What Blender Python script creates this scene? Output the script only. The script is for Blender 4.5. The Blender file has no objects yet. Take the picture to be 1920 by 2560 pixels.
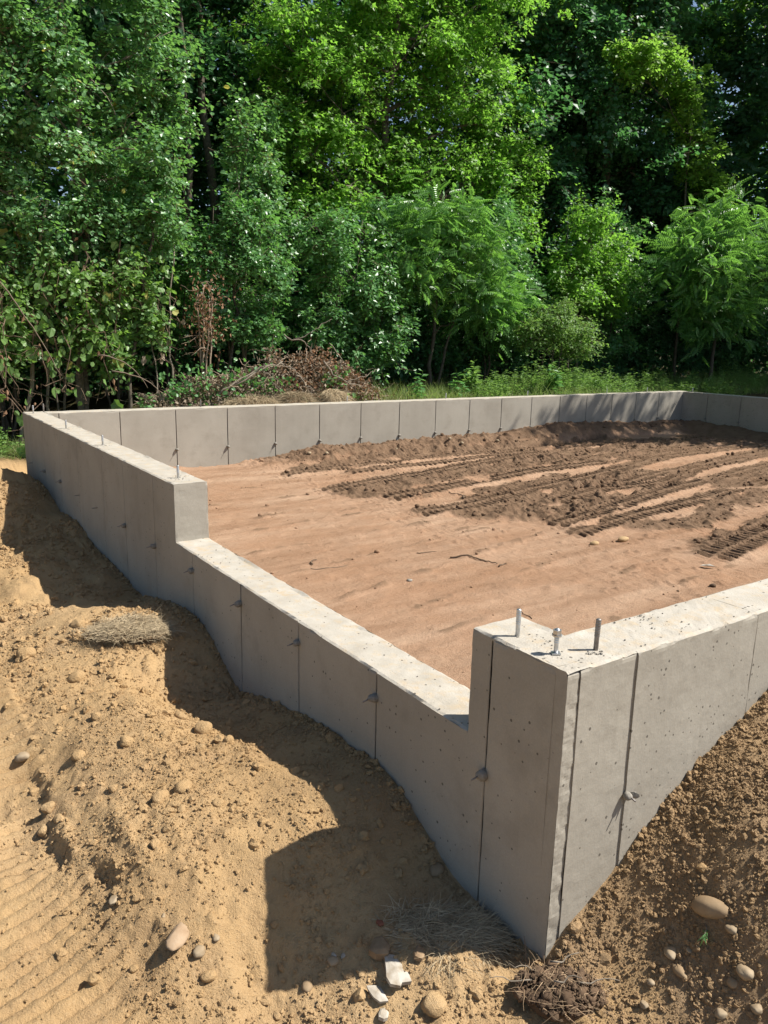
import bpy, bmesh, math, random
import numpy as np
from mathutils import Vector, Matrix

scene = bpy.context.scene
COL = scene.collection

# ------------------------------------------------------------------ camera, light, exposure
cam_data = bpy.data.cameras.new("camera")
cam = bpy.data.objects.new("camera", cam_data)
COL.objects.link(cam)
cam_data.sensor_fit = 'VERTICAL'
cam_data.sensor_height = 24.0
cam_data.lens = 24.0 * 1935.9 / 2560.0
cam_data.clip_start = 0.05
cam_data.clip_end = 400.0
_r = Vector((0.824352, -0.565626, 0.022596))
_u = Vector((0.107117, 0.195061, 0.974924))
_f = Vector((0.555850, 0.801260, -0.221387))
cam.matrix_world = Matrix(((_r.x, _u.x, -_f.x, -1.45059), (_r.y, _u.y, -_f.y, -1.24237),
                           (_r.z, _u.z, -_f.z, 0.83397), (0, 0, 0, 1)))
scene.camera = cam

SUN_EL, SUN_AZ = math.radians(51.0), math.radians(122.1)
SUN = Vector((math.cos(SUN_EL) * math.sin(SUN_AZ), math.cos(SUN_EL) * math.cos(SUN_AZ), math.sin(SUN_EL)))
world = bpy.data.worlds.new("World")
scene.world = world
world.use_nodes = True
wn = world.node_tree
bg = wn.nodes["Background"]
sky = wn.nodes.new("ShaderNodeTexSky")
sky.sky_type = 'NISHITA'
sky.sun_disc = False
sky.sun_elevation = SUN_EL
sky.sun_rotation = SUN_AZ
wn.links.new(sky.outputs[0], bg.inputs[0])
bg.inputs[1].default_value = 0.072

sun_data = bpy.data.lights.new("sun", 'SUN')
sun_data.energy = 5.0
sun_data.angle = math.radians(0.53)
sun_data.color = (1.0, 0.955, 0.88)
sun = bpy.data.objects.new("sun", sun_data)
sun.rotation_euler = SUN.to_track_quat('Z', 'Y').to_euler()
COL.objects.link(sun)

scene.view_settings.view_transform = 'Standard'
scene.view_settings.look = 'None'
scene.view_settings.gamma = 1.0
scene.view_settings.use_curve_mapping = False
scene.view_settings.exposure = 0.80
scene.render.engine = 'CYCLES'
scene.cycles.max_bounces = 7
scene.cycles.diffuse_bounces = 4
scene.cycles.glossy_bounces = 2
scene.cycles.transmission_bounces = 4
scene.cycles.use_denoising = True

# === GROUND FUNCS
W_IN, L_OUT, T = 10.727, 7.332, 0.2006      # foundation: inner width, outer length, wall thickness
P_PIER, Q_PIER, SILL = 0.378, 2.915, 0.333  # door opening in the left wall


def _hash(ix, iy, seed):
    h = (ix.astype(np.int64) * 374761393 + iy.astype(np.int64) * 668265263 + seed * 974634777) & 0x7fffffff
    h = ((h ^ (h >> 13)) * 1274126177) & 0x7fffffff
    return ((h ^ (h >> 16)) & 0xffff) / 65535.0


def vnoise(x, y, seed=0):
    x = np.asarray(x, float); y = np.asarray(y, float)
    ix = np.floor(x); iy = np.floor(y)
    fx = x - ix; fy = y - iy
    fx = fx * fx * fx * (fx * (fx * 6 - 15) + 10); fy = fy * fy * fy * (fy * (fy * 6 - 15) + 10)
    a = _hash(ix, iy, seed); b = _hash(ix + 1, iy, seed)
    c = _hash(ix, iy + 1, seed); d = _hash(ix + 1, iy + 1, seed)
    return (a + (b - a) * fx) * (1 - fy) + (c + (d - c) * fx) * fy      # 0..1


def fbm(x, y, scale, octaves=3, seed=0, gain=0.5):
    s = 0; a = 1.0; t = 0
    for i in range(octaves):
        ang = 0.6 * i + 0.3
        cx, sx = math.cos(ang), math.sin(ang)
        s = s + a * (vnoise((x * cx - y * sx) / scale + 17.3 * i, (x * sx + y * cx) / scale - 9.1 * i, seed + i) - 0.5)
        t += a; a *= gain; scale *= 0.5
    return s / t * 2                                                     # about -1..1


def billow(x, y, scale, octaves=2, seed=0):
    s = 0; a = 1.0; t = 0
    for i in range(octaves):
        s = s + a * (1 - np.abs(vnoise(x / scale + 5.7 * i, y / scale + 3.1 * i, seed + i) * 2 - 1) ** 0.8)
        t += a; a *= 0.5; scale *= 0.5
    return s / t


def pebbled(x, y, cell, seed, prob=.7):
    """Relief of rounded crumbs scattered over a surface (0..~0.5 of the cell)."""
    gx_ = np.floor(x / cell); gy_ = np.floor(y / cell); out = np.zeros_like(x)
    for i in (-1, 0, 1):
        for j in (-1, 0, 1):
            cx_, cy_ = gx_ + i, gy_ + j
            px = (cx_ + .15 + .7 * _hash(cx_, cy_, seed)) * cell; py = (cy_ + .15 + .7 * _hash(cx_, cy_, seed + 1)) * cell
            q = _hash(cx_, cy_, seed + 2)
            r = cell * (.16 + .42 * _hash(cx_, cy_, seed + 3) ** 2)
            an = _hash(cx_, cy_, seed + 4) * 3.14; ca, sa = np.cos(an), np.sin(an)
            dx, dy = x - px, y - py
            dd = ((dx * ca + dy * sa) / r) ** 2 + ((dy * ca - dx * sa) / (r * .72)) ** 2
            out = np.maximum(out, np.where(q < prob, r * .9 * np.sqrt(np.clip(1 - dd, 0, 1)), 0))
    return out


def sstep(a, b, v):
    t = np.clip((v - a) / (b - a), 0, 1)
    return t * t * (3 - 2 * t)


CTRL = np.array([
    # soil touching the left wall
    (0, 7.35, -.75), (0, 6.42, -.63), (0, 5.88, -.725), (0, 5.22, -.711), (0, 4.68, -.80), (0, 3.97, -.835),
    (0, 3.29, -.778), (0, 2.67, -.692), (0, 2.46, -.734), (0, 2.28, -.80), (0, 2.06, -.885), (0, 1.75, -.818),
    (0, 1.46, -.745), (0, 1.24, -.715), (0, 1.03, -.696), (0, .88, -.689), (0, .75, -.707), (0, .61, -.774),
    (0, .505, -.817), (0, .41, -.858), (0, .29, -.882), (0, .16, -.921), (0, 0, -.90),
    # along the edge of the wall's shadow
    (-.50, 6.2, -.50), (-.33, 6.73, -.478), (-.578, 5.29, -.83), (-.56, 4.8, -.81), (-.547, 4.45, -.80),
    (-.557, 4.09, -.81), (-.552, 3.82, -.806), (-.549, 3.57, -.80), (-.512, 3.25, -.749), (-.339, 3.33, -.79),
    (-.228, 2.593, -.655), (-.267, 2.378, -.715), (-.339, 2.18, -.82), (-.37, 1.97, -.86), (-.337, 1.74, -.825),
    (-.294, 1.397, -.764), (-.279, 1.03, -.741), (-.266, .78, -.722), (-.272, .65, -.731),
    (-.522, .70, -.764), (-.573, .598, -.838), (-.618, .498, -.904), (-.654, .42, -.95),
    (-.526, .331, -.925), (-.439, .276, -.905), (-.385, .241, -.89), (-.199, .125, -.86), (-.12, .3, -.90),
    # sunlit mound, ledge and the rolled track on its left
    (-1.07, 2.13, -.88), (-1.16, 1.57, -.92), (-1.24, 1.07, -.95), (-1.16, .81, -.95), (-1.3, .7, -.95),
    (-1.02, .86, -.90), (-.83, 1.25, -.80), (-.89, 1.6, -.83), (-1.02, 1.22, -.885), (-1.02, 1.67, -.915),
    (-.99, .5, -.95), (-.87, .88, -.82), (-.70, .73, -.79), (-.78, .54, -.86), (-.54, 1.12, -.735),
    (-.55, 1.89, -.72), (-.37, 2.72, -.645), (-.84, 2.31, -.80), (-.57, 2.55, -.72), (-.93, 2.99, -.80),
    (-.74, 4.26, -.81), (-.85, 3.5, -.80), (-.58, .23, -.955), (-.36, .12, -.925), (-.28, .03, -.93),
    (-.42, 6.45, -.56), (.0, 7.9, -.62), (-.2, 7.6, -.61), (-.8, 6.0, -.70), (-1.3, 5, -.85), (-1.3, 4, -.88),
    (-1.5, 3, -.9), (-1.5, 2, -.93), (-1.6, 1, -.97), (-1.6, 0, -.95), (-1.0, -.2, -.96), (-.5, -.4, -.95),
    # loose bank on the right of the near corner
    (.071, 0, -.803), (.198, 0, -.722), (.301, 0, -.648), (.409, 0, -.572), (.534, 0, -.505), (.642, 0, -.444),
    (.758, 0, -.398), (.891, 0, -.345), (1.0, 0, -.293), (1.3, 0, -.21), (1.7, 0, -.16), (2.2, 0, -.14),
    (.26, -.49, -.82), (.35, -.41, -.64), (.49, -.32, -.49), (.69, -.19, -.40), (.08, -.29, -.89), (.24, -.15, -.765),
    (0, -.12, -.895), (.13, -.09, -.835), (.8, -.5, -.47), (1.2, -.6, -.35), (.6, -1.0, -.72), (.0, -1.0, -.94),
    (1.6, -1.2, -.4), (-1.2, -1.3, -.97), (2.3, -1.2, -.3), (2.3, -.5, -.2)])


def _tps(r2):
    return 0.5 * r2 * np.log(r2 + 1e-9)


def _fit_ctrl():
    n = len(CTRL)
    d2 = (CTRL[:, None, 0] - CTRL[None, :, 0]) ** 2 + (CTRL[:, None, 1] - CTRL[None, :, 1]) ** 2
    A = np.zeros((n + 3, n + 3))
    A[:n, :n] = _tps(d2) + np.eye(n) * 0.0006
    Pm = np.c_[np.ones(n), CTRL[:, :2]]
    A[:n, n:] = Pm; A[n:, :n] = Pm.T
    return np.linalg.solve(A, np.r_[CTRL[:, 2], 0, 0, 0])


_CW = _fit_ctrl()


def polydist(x, y, pts):
    best = np.full(x.shape, 1e9); s_at = np.zeros(x.shape); side = np.zeros(x.shape); acc = 0.0
    for (ax, ay), (bx, by) in zip(pts[:-1], pts[1:]):
        dx, dy = bx - ax, by - ay; L = math.hypot(dx, dy)
        t = np.clip(((x - ax) * dx + (y - ay) * dy) / (L * L), 0, 1)
        px, py = ax + t * dx - x, ay + t * dy - y
        d = np.hypot(px, py); m = d < best
        best = np.where(m, d, best); s_at = np.where(m, acc + t * L, s_at)
        side = np.where(m, ((x - ax) * dy - (y - ay) * dx) / L, side); acc += L
    return best, s_at, side, acc


LEDGE = [(-.82, .80), (-.92, .98), (-1.00, 1.2), (-1.015, 1.42), (-.985, 1.68), (-1.02, 1.95)]


def ctrl_surface(x, y):
    out = _CW[-3] + _CW[-2] * x + _CW[-1] * y
    for (cx, cy, _), w in zip(CTRL, _CW):
        out = out + w * _tps((x - cx) ** 2 + (y - cy) ** 2)
    return out


def far_surface(x, y):
    """Lie of the land away from the dug area."""
    z = -0.95 + 0.35 * sstep(5.5, 7.5, y) * 1.0
    z = z + (0.48) * sstep(0.6, 2.2, x) * sstep(5.5, 7.5, y)
    z = np.maximum(z, -0.95 + 0.80 * sstep(0.5, 2.5, x) * (1 - sstep(4, 7, y)) * (1 - 0.7 * sstep(-.5, -5, y)))
    z = z + 0.012 * np.clip(y - 9, 0, 40) + 0.05 * fbm(x, y, 2.5, 3, 40)
    return z


def ground_h(x, y, detail=True):
    x = np.asarray(x, float); y = np.asarray(y, float)
    w = sstep(-2.4, -1.5, x) * (1 - sstep(1.9, 2.4, x)) * sstep(-2.2, -1.2, y)
    w = w * (1 - sstep(7.5, 8.6, y)) * (1 - sstep(0.3, 1.5, x) * sstep(2, 4, y))
    cs = np.clip(ctrl_surface(np.clip(x, -2.5, 2.5), np.clip(y, -2.3, 8.7)), -1.15, -0.05)
    z = far_surface(x, y) * (1 - w) + cs * w
    if not detail:
        return z
    near = sstep(-3, -1.7, x) * (1 - sstep(2.5, 4, x)) * sstep(-3, -1.5, y) * (1 - sstep(7.6, 9, y))
    rough = 0.35 + 0.65 * sstep(-0.25, 0.35, fbm(x, y, 0.5, 2, 3))
    right = sstep(-0.05, 0.12, x) * (1 - sstep(0.0, 0.15, y))
    lay = sstep(-0.92, -1.03, x - .10 * sstep(.8, 1.4, y) * -1) * (1 - sstep(1.5, 1.7, y)) * sstep(.2, .45, y)      # rolled strip at the left
    lay2 = sstep(-0.945, -0.975, x) * sstep(1.75, 1.85, y) * (1 - sstep(2.55, 2.7, y))
    rough = rough * (1 - 0.8 * np.maximum(lay, lay2))
    wx = x + .006 * fbm(x, y, .03, 2, 41); wy = y + .006 * fbm(x, y, .03, 2, 43)
    d = 0.034 * fbm(x, y, 0.35, 3, 8) * (1 - 0.6 * right) + (1 - right) * (1 - np.maximum(lay, lay2)) * .030 * (billow(x, y, .24, 2, 47) - .55) * sstep(-.12, -.3, x)
    d = d + (rough * (1 - right)) * (0.020 * (billow(x, y, 0.13, 2, 11) - .55) + 0.010 * fbm(x, y, 0.045, 3, 14, .6)
                       + .5 * pebbled(wx, wy, .07, 101, .22) + .65 * pebbled(wx, wy, .034, 111, .4) + .7 * pebbled(wx, wy, .019, 121, .55))
    d = d + right * (0.014 * fbm(x, y, 0.11, 3, 21, .62) + 0.007 * fbm(x, y, .028, 3, 24, .65) + .5 * pebbled(wx, wy, .06, 131, .22)
                     + .5 * pebbled(wx, wy, .03, 141, .4) + .55 * pebbled(wx, wy, .016, 151, .6))
    # broken ledge above the rolled strip
    ed, es, eside, eL = polydist(x, y, LEDGE)
    sg = np.where(eside > 0, ed, -ed) + .03 * fbm(x, y, .1, 3, 44)
    lf = (1 - sstep(.12, .34, ed)) * sstep(.0, .15, es) * (1 - sstep(eL - .2, eL, es))
    d = d + lf * (.034 * sstep(-.02, .022, sg) - .020) * (1 + .5 * fbm(x, y, .08, 2, 45))
    farl = sstep(2.6, 3.6, y) * (1 - sstep(-.1, .1, x))
    d = d + farl * (.030 * fbm(x, y, .22, 3, 48, .6) + .022 * (billow(x, y, .16, 2, 49) - .5))
    # cleat prints of a tracked machine
    warp = 0.012 * fbm(x, y, 0.25, 2, 31)
    ph = (y - 0.21 * x + warp * .35 + .02 * (x + 1.1) ** 2) / 0.060
    bar = np.abs((ph - np.floor(ph)) - 0.5) * 2
    d = d + lay * (0.028 * sstep(.30, .44, bar) - 0.011) * (0.3 + 0.7 * sstep(-.25, .2, fbm(x, y, .2, 3, 33)))
    ph = (y + 0.1 * x + warp) / 0.070
    bar = np.abs((ph - np.floor(ph)) - 0.5) * 2
    d = d + lay2 * (0.040 * sstep(.3, .5, bar) - 0.018)
    return z + near * d


# polylines of the machine tracks on the floor: points, half width
TRACKS = [([(2.3, 6.22), (3.35, 6.36), (4.43, 6.5), (5.86, 6.42), (8.05, 6.66)], .10),
          ([(2.27, 5.22), (2.98, 5.40), (4.54, 5.76), (5.95, 6.09), (7.24, 6.0), (10, 6.1)], .13),
          ([(2.6, 4.66), (3.77, 4.85), (5.12, 5.11), (6.57, 5.16), (10, 5.5)], .14),
          ([(2.45, 3.99), (3.19, 4.04), (4.25, 4.31), (5.53, 4.56), (7.5, 5.1), (10, 5.2)], .14),
          ([(3.2, 3.06), (4.31, 3.33), (5.42, 3.58), (8.08, 4.02), (10.5, 4.3)], .12),
          ([(3.1, 2.80), (4.41, 3.03), (5.54, 3.14), (7.09, 3.42), (10.5, 3.7)], .12),
          ([(3.5, 1.82), (4.57, 2.02), (7, 2.5)], .15),
          ([(4.6, 1.72), (7, 2.1)], .13),
          ([(3.9, 3.72), (4.9, 3.95), (6.2, 4.25), (10, 4.9)], .13),
          ([(4.8, 3.95), (5.8, 3.85), (7.0, 4.3), (9.5, 4.6)], .12),
          ([(5.6, 5.5), (7.5, 5.55), (10.2, 5.75)], .13),
          ([(3.0, 6.05), (4.6, 6.15), (6.5, 6.28), (9, 6.3)], .11)]
CHURN = [([(3.0, 3.82), (4.3, 3.9), (5.2, 4.3), (6.2, 4.5)], .24, .035),
         ([(2.6, 5.12), (3.6, 5.3), (5.2, 5.55), (7.2, 5.55), (9.5, 5.8)], .26, .04),
         ([(3.35, 3.55), (3.95, 3.55), (4.5, 3.75)], .20, .05),
         ([(4.9, 4.18), (5.35, 4.3), (5.8, 4.3)], .17, .06),
         ([(5.6, 5.85), (6.9, 5.9), (9.8, 6.0)], .17, .05),
         ([(4.0, 2.72), (4.6, 2.62), (5.2, 2.85), (6.2, 3.0), (8, 3.3)], .18, .035),
         ([(6.4, 3.55), (8, 3.7), (10.5, 4.0)], .22, .04), ([(3.4, 4.34), (4.4, 4.6), (5.2, 4.75)], .13, .03),
          ([(3.5, 3.25), (4.4, 3.5), (5.6, 3.75)], .16, .035), ([(3.6, 1.95), (4.6, 2.2), (6, 2.3)], .14, .03), 
         ([(2.8, 6.5), (4.2, 6.72), (6.5, 6.66), (8.7, 6.4), (10.4, 6.3)], .16, .03),
         ([(4.4, 1.95), (5.5, 2.2), (7, 2.6)], .22, .03)]
RIDGES = [([(.85, 4.51), (1.46, 4.54), (2.02, 4.72)], .05, .018), ([(.3, 3.52), (.97, 3.57), (1.64, 3.64), (2.4, 3.69)], .05, .022),
          ([(.75, 2.42), (1.98, 2.72), (3.2, 3.0)], .05, .02), ([(.5, 4.05), (1.5, 4.2), (2.4, 4.3)], .03, .01),
          ([(.9, 1.72), (2.2, 1.85), (3.4, 2.05)], .03, .010), ([(.6, 5.2), (1.5, 5.15), (2.3, 5.25)], .03, .008),
          ([(.5, 3.0), (1.6, 3.15), (2.8, 3.35)], .025, .010), ([(1.1, 2.1), (2.4, 2.35), (3.4, 2.5)], .025, .009), ([(1.9, 1.35), (3.0, 1.6), (4.4, 1.7)], .03, .010),
          ([(.5, 4.8), (1.3, 4.85), (2.4, 5.05)], .025, .008), ([(.9, 5.8), (1.9, 5.75), (2.6, 5.9)], .03, .010), ([(2.0, 3.3), (2.7, 3.42), (3.4, 3.45)], .04, .014), ([(2.0, 4.4), (2.6, 4.5), (3.2, 4.55)], .04, .016)]


def floor_h(x, y):
    """Height and moist-soil mask of the ground inside the foundation."""
    x = np.asarray(x, float); y = np.asarray(y, float)
    z = -0.68 + 0.010 * fbm(x, y, 1.1, 3, 50) + 0.004 * fbm(x, y, 0.16, 3, 51)
    z = z + 0.003 * fbm(x * .35 - y * .1, y * 1.3, 0.09, 2, 52) + 0.6 * pebbled(x, y, .055, 161, .3) + .006 * fbm(x, y, .06, 3, 165) + .006 * sstep(.1, .5, fbm(x * .5, y * 1.6 - x * .2, .14, 3, 166))
    bh = np.interp(x, [0, 1.6, 1.9, 2.13, 2.4, 2.77, 3.35, 4, 5, 6.4, 6.9, 7.5, 8.6, 9.8, 10.3, 10.8],
                   [-.64, -.655, -.675, -.665, -.63, -.59, -.52, -.52, -.51, -.515, -.44, -.43, -.45, -.51, -.49, -.55])
    bh = bh + .03 * fbm(x, y * .3, .35, 3, 58)
    prof = (1 - sstep(.08, .62, 7.132 - y + .12 * fbm(x, y, .5, 2, 53)))
    berm = np.maximum(bh + .68, 0) * prof
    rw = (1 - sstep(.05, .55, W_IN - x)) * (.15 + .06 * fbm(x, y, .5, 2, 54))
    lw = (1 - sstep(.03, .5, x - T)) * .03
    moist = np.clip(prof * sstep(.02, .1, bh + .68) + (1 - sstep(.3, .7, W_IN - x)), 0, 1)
    lump = 0.6 * fbm(x, y, .11, 3, 55, .6) + 0.5 * (billow(x, y, .07, 2, 56) - .5)
    z = z + np.maximum(berm, rw) + lw + (berm > .01) * 0.065 * lump * sstep(.01, .06, berm)
    for pts, hw, amp in CHURN:
        d, s, side, L = polydist(x, y, pts)
        m = 1 - sstep(hw * .45, hw * 1.25, d + .16 * fbm(x, y, .22, 3, 57))
        z = z + m * (amp * .3 + amp * lump * 1.6)
        moist = np.maximum(moist, m)
    for pts, hw, amp in RIDGES:
        d, s, side, L = polydist(x, y, pts)
        m = (1 - sstep(0, hw, d + .05 * fbm(x, y, .12, 2, 59))) * sstep(-.35, .15, fbm(x, y, .3, 2, 60))
        z = z + m * (amp + amp * lump)
        moist = np.maximum(moist, m * .55)
    for i, (pts, hw) in enumerate(TRACKS):
        d, s, side, L = polydist(x, y, pts)
        m = (1 - sstep(hw * .9, hw * 1.1, d + .02 * fbm(x, y, .2, 2, 61 + i)))
        m = m * sstep(0.02, .2, s) * sstep(-.8, -.45, fbm(x, y, .5, 2, 70 + i))
        ph = (s + .18 * side + .010 * fbm(x, y, .3, 2, 80 + i)) / (.068 + .006 * (i % 3)) + .5 * (side > 0)
        fr = ph - np.floor(ph)
        bar = sstep(.0, .12, fr) * (1 - sstep(.55, .68, fr)) * sstep(.016, .026, np.abs(side)) * (.35 + .65 * sstep(-.4, .05, fbm(x, y, .2, 2, 170 + i)))
        bar = bar * (1 - sstep(hw * .82, hw * .95, d))
        flat = -0.68 + .018 + .010 * fbm(x, y, 1.1, 3, 50) + .006 * lump + .012 * np.exp(-(side / .02) ** 2) * (.5 + lump)
        z = z + (flat - z) * m * .93
        edge = sstep(hw * .8, hw * 1.05, d) * (1 - sstep(hw * 1.1, hw * 1.5, d))
        z = z * 1 + m * (.012 - .062 * bar) + edge * .015 * sstep(0, .3, s) * (1 + 1.6 * lump)
        moist = np.maximum(moist, m * .9)
    return z, np.clip(moist, 0, 1)
# === END GROUND FUNCS


# ------------------------------------------------------------------ helpers
def make_mesh(name, verts, faces, mats=(), mat_idx=None, attrs=None, smooth=False):
    verts = np.ascontiguousarray(verts, dtype=np.float32); faces = np.ascontiguousarray(faces, dtype=np.int32)
    me = bpy.data.meshes.new(name)
    nv, (nf, kf) = len(verts), faces.shape
    me.vertices.add(nv); me.vertices.foreach_set("co", verts.ravel())
    me.loops.add(nf * kf); me.loops.foreach_set("vertex_index", faces.ravel())
    me.polygons.add(nf)
    me.polygons.foreach_set("loop_start", np.arange(0, nf * kf, kf, dtype=np.int32))
    me.polygons.foreach_set("loop_total", np.full(nf, kf, dtype=np.int32))
    for m in mats:
        me.materials.append(m)
    if mat_idx is not None:
        me.polygons.foreach_set("material_index", np.ascontiguousarray(mat_idx, dtype=np.int32))
    me.polygons.foreach_set("use_smooth", np.full(nf, bool(smooth)))
    for an, av in (attrs or {}).items():
        a = me.attributes.new(an, 'FLOAT', 'POINT')
        a.data.foreach_set("value", np.ascontiguousarray(av, dtype=np.float32))
    me.update(calc_edges=True)
    me.validate()
    return me


def link(name, me, parent=None, loc=None, **props):
    o = bpy.data.objects.new(name, me)
    COL.objects.link(o)
    if parent is not None:
        o.parent = parent
    if loc is not None:
        o.location = loc
    for k_, v_ in props.items():
        o[k_] = v_
    return o


def thing(name, label, category, loc=(0, 0, 0), group=None):
    o = bpy.data.objects.new(name, None)
    o.empty_display_size = 0.1
    COL.objects.link(o)
    o.location = loc
    o["label"] = label; o["category"] = category
    if group:
        o["group"] = group
    return o


def tri_quads(q):
    q = np.asarray(q)
    return np.concatenate([q[:, [0, 1, 2]], q[:, [0, 2, 3]]])


class Soup:
    """Collects triangle soup pieces into one mesh."""
    def __init__(self):
        self.v = []; self.f = []; self.m = []; self.t = []; self.n = 0

    def add(self, v, f, mat=0, tone=0.5):
        v = np.asarray(v, float); f = np.asarray(f)
        if f.shape[1] == 4:
            f = tri_quads(f)
        self.v.append(v); self.f.append(f + self.n); self.n += len(v)
        self.m.append(np.full(len(f), mat)); self.t.append(np.broadcast_to(np.asarray(tone, float), (len(v),)))

    def mesh(self, name, mats, smooth=False):
        return make_mesh(name, np.concatenate(self.v), np.concatenate(self.f), mats, np.concatenate(self.m),
                         {"tone": np.concatenate(self.t)}, smooth)


def tube(pts, radii, n=6, cap=True):
    pts = np.asarray(pts, float); k = len(pts)
    radii = np.broadcast_to(np.asarray(radii, float), (k,))
    tan = np.gradient(pts, axis=0); tan /= np.linalg.norm(tan, axis=1)[:, None] + 1e-9
    ref = np.array([0.31, 0.17, 1.0]) if abs(tan[0][2]) < .8 else np.array([1.0, .2, 0.1])
    a = np.cross(tan, ref); a /= np.linalg.norm(a, axis=1)[:, None] + 1e-9
    b = np.cross(tan, a)
    th = np.arange(n) * 2 * np.pi / n
    v = pts[:, None, :] + radii[:, None, None] * (a[:, None, :] * np.cos(th)[None, :, None] + b[:, None, :] * np.sin(th)[None, :, None])
    v = v.reshape(-1, 3)
    i = np.arange(k - 1)[:, None] * n; j = np.arange(n)[None, :]; j2 = (j + 1) % n
    f = np.stack([i + j, i + j2, i + n + j2, i + n + j], -1).reshape(-1, 4)
    f = tri_quads(f)
    if cap:
        e = (k - 1) * n
        f = np.concatenate([f, [(e, e + q, e + q + 1) for q in range(1, n - 1)], [(0, q + 1, q) for q in range(1, n - 1)]])
    return v, f


def wander(rng, p0, p1, k, amp, sag=0.0):
    t = np.linspace(0, 1, k)[:, None]
    p = np.asarray(p0, float) * (1 - t) + np.asarray(p1, float) * t
    n = np.cumsum(rng.normal(0, 1, (k, 3)), 0)
    n = n - n[0] - t * (n[-1] - n[0])
    p = p + n * amp / math.sqrt(k)
    p[:, 2] -= sag * (4 * t[:, 0] * (1 - t[:, 0]))
    return p


_ico = {}


def ico(sub):
    if sub not in _ico:
        bm = bmesh.new(); bmesh.ops.create_icosphere(bm, subdivisions=sub, radius=1.0)
        v = np.array([x.co[:] for x in bm.verts]); f = np.array([[q.index for q in p.verts] for p in bm.faces])
        bm.free(); _ico[sub] = (v, f)
    return _ico[sub]


def noise3(v, s, seed):
    return (fbm(v[:, 0] * s + v[:, 2] * .7 * s, v[:, 1] * s - v[:, 2] * .6 * s, 1.0, 3, seed)
            + fbm(v[:, 2] * s + 3, v[:, 0] * s * .8 - v[:, 1] * s * .5, 1.0, 3, seed + 7)) * .5


def rock(seed, sub=2, amp=.25, facet=0.0, size=(1, 1, 1)):
    rng = np.random.default_rng(seed)
    v, f = ico(sub)
    v = v.copy()
    if facet > 0:                                    # cut planes for angular pieces
        for _ in range(9):
            n = rng.normal(0, 1, 3); n /= np.linalg.norm(n); d = rng.uniform(.55, .85)
            over = np.maximum(v @ n - d, 0); v -= over[:, None] * n * facet
    r = 1 + amp * noise3(v, 1.3, seed) + amp * .35 * noise3(v, 4.0, seed + 3)
    return v * r[:, None] * np.asarray(size), f


# ------------------------------------------------------------------ materials
def new_mat(name):
    m = bpy.data.materials.new(name); m.use_nodes = True
    nt = m.node_tree; bs = nt.nodes["Principled BSDF"]
    return m, nt, bs


def N(nt, kind, **kw):
    n = nt.nodes.new(kind)
    for k_, v_ in kw.items():
        if k_ in n.inputs:
            n.inputs[k_].default_value = v_
        else:
            setattr(n, k_, v_)
    return n


def noise_n(nt, vec, scale, detail=4, rough=.55):
    n = N(nt, "ShaderNodeTexNoise"); n.inputs["Scale"].default_value = scale
    n.inputs["Detail"].default_value = detail; n.inputs["Roughness"].default_value = rough
    nt.links.new(vec, n.inputs["Vector"]); return n.outputs["Fac"]


def ramp(nt, fac, stops):
    r = N(nt, "ShaderNodeValToRGB"); e = r.color_ramp.elements
    while len(e) < len(stops):
        e.new(0.5)
    for el, (p, c) in zip(e, stops):
        el.position = p; el.color = (*c, 1) if len(c) == 3 else c
    nt.links.new(fac, r.inputs[0]); return r.outputs[0]


def fscale(nt, fac, lo, hi, a=0.0, b=1.0):
    r = N(nt, "ShaderNodeMapRange"); r.inputs[1].default_value = lo; r.inputs[2].default_value = hi
    r.inputs[3].default_value = a; r.inputs[4].default_value = b
    nt.links.new(fac, r.inputs[0]); return r.outputs[0]


def mixc(nt, fac, a, b, mode='MIX'):
    m = N(nt, "ShaderNodeMix"); m.data_type = 'RGBA'; m.blend_type = mode
    for s, v_ in ((m.inputs[0], fac), (m.inputs[6], a), (m.inputs[7], b)):
        if isinstance(v_, (int, float)):
            s.default_value = v_
        elif isinstance(v_, tuple):
            s.default_value = (*v_, 1)
        else:
            nt.links.new(v_, s)
    return m.outputs[2]


def math_n(nt, op, a, b=0.0):
    m = N(nt, "ShaderNodeMath"); m.operation = op
    for s, v_ in ((m.inputs[0], a), (m.inputs[1], b)):
        if isinstance(v_, (int, float)):
            s.default_value = v_
        else:
            nt.links.new(v_, s)
    return m.outputs[0]


def bump(nt, bs, h, strength, dist, prev=None):
    b = N(nt, "ShaderNodeBump"); b.inputs["Strength"].default_value = strength; b.inputs["Distance"].default_value = dist
    nt.links.new(h, b.inputs["Height"])
    if prev is not None:
        nt.links.new(prev, b.inputs["Normal"])
    nt.links.new(b.outputs[0], bs.inputs["Normal"]); return b.outputs[0]


def world_pos(nt):
    return N(nt, "ShaderNodeNewGeometry").outputs["Position"]


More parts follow.
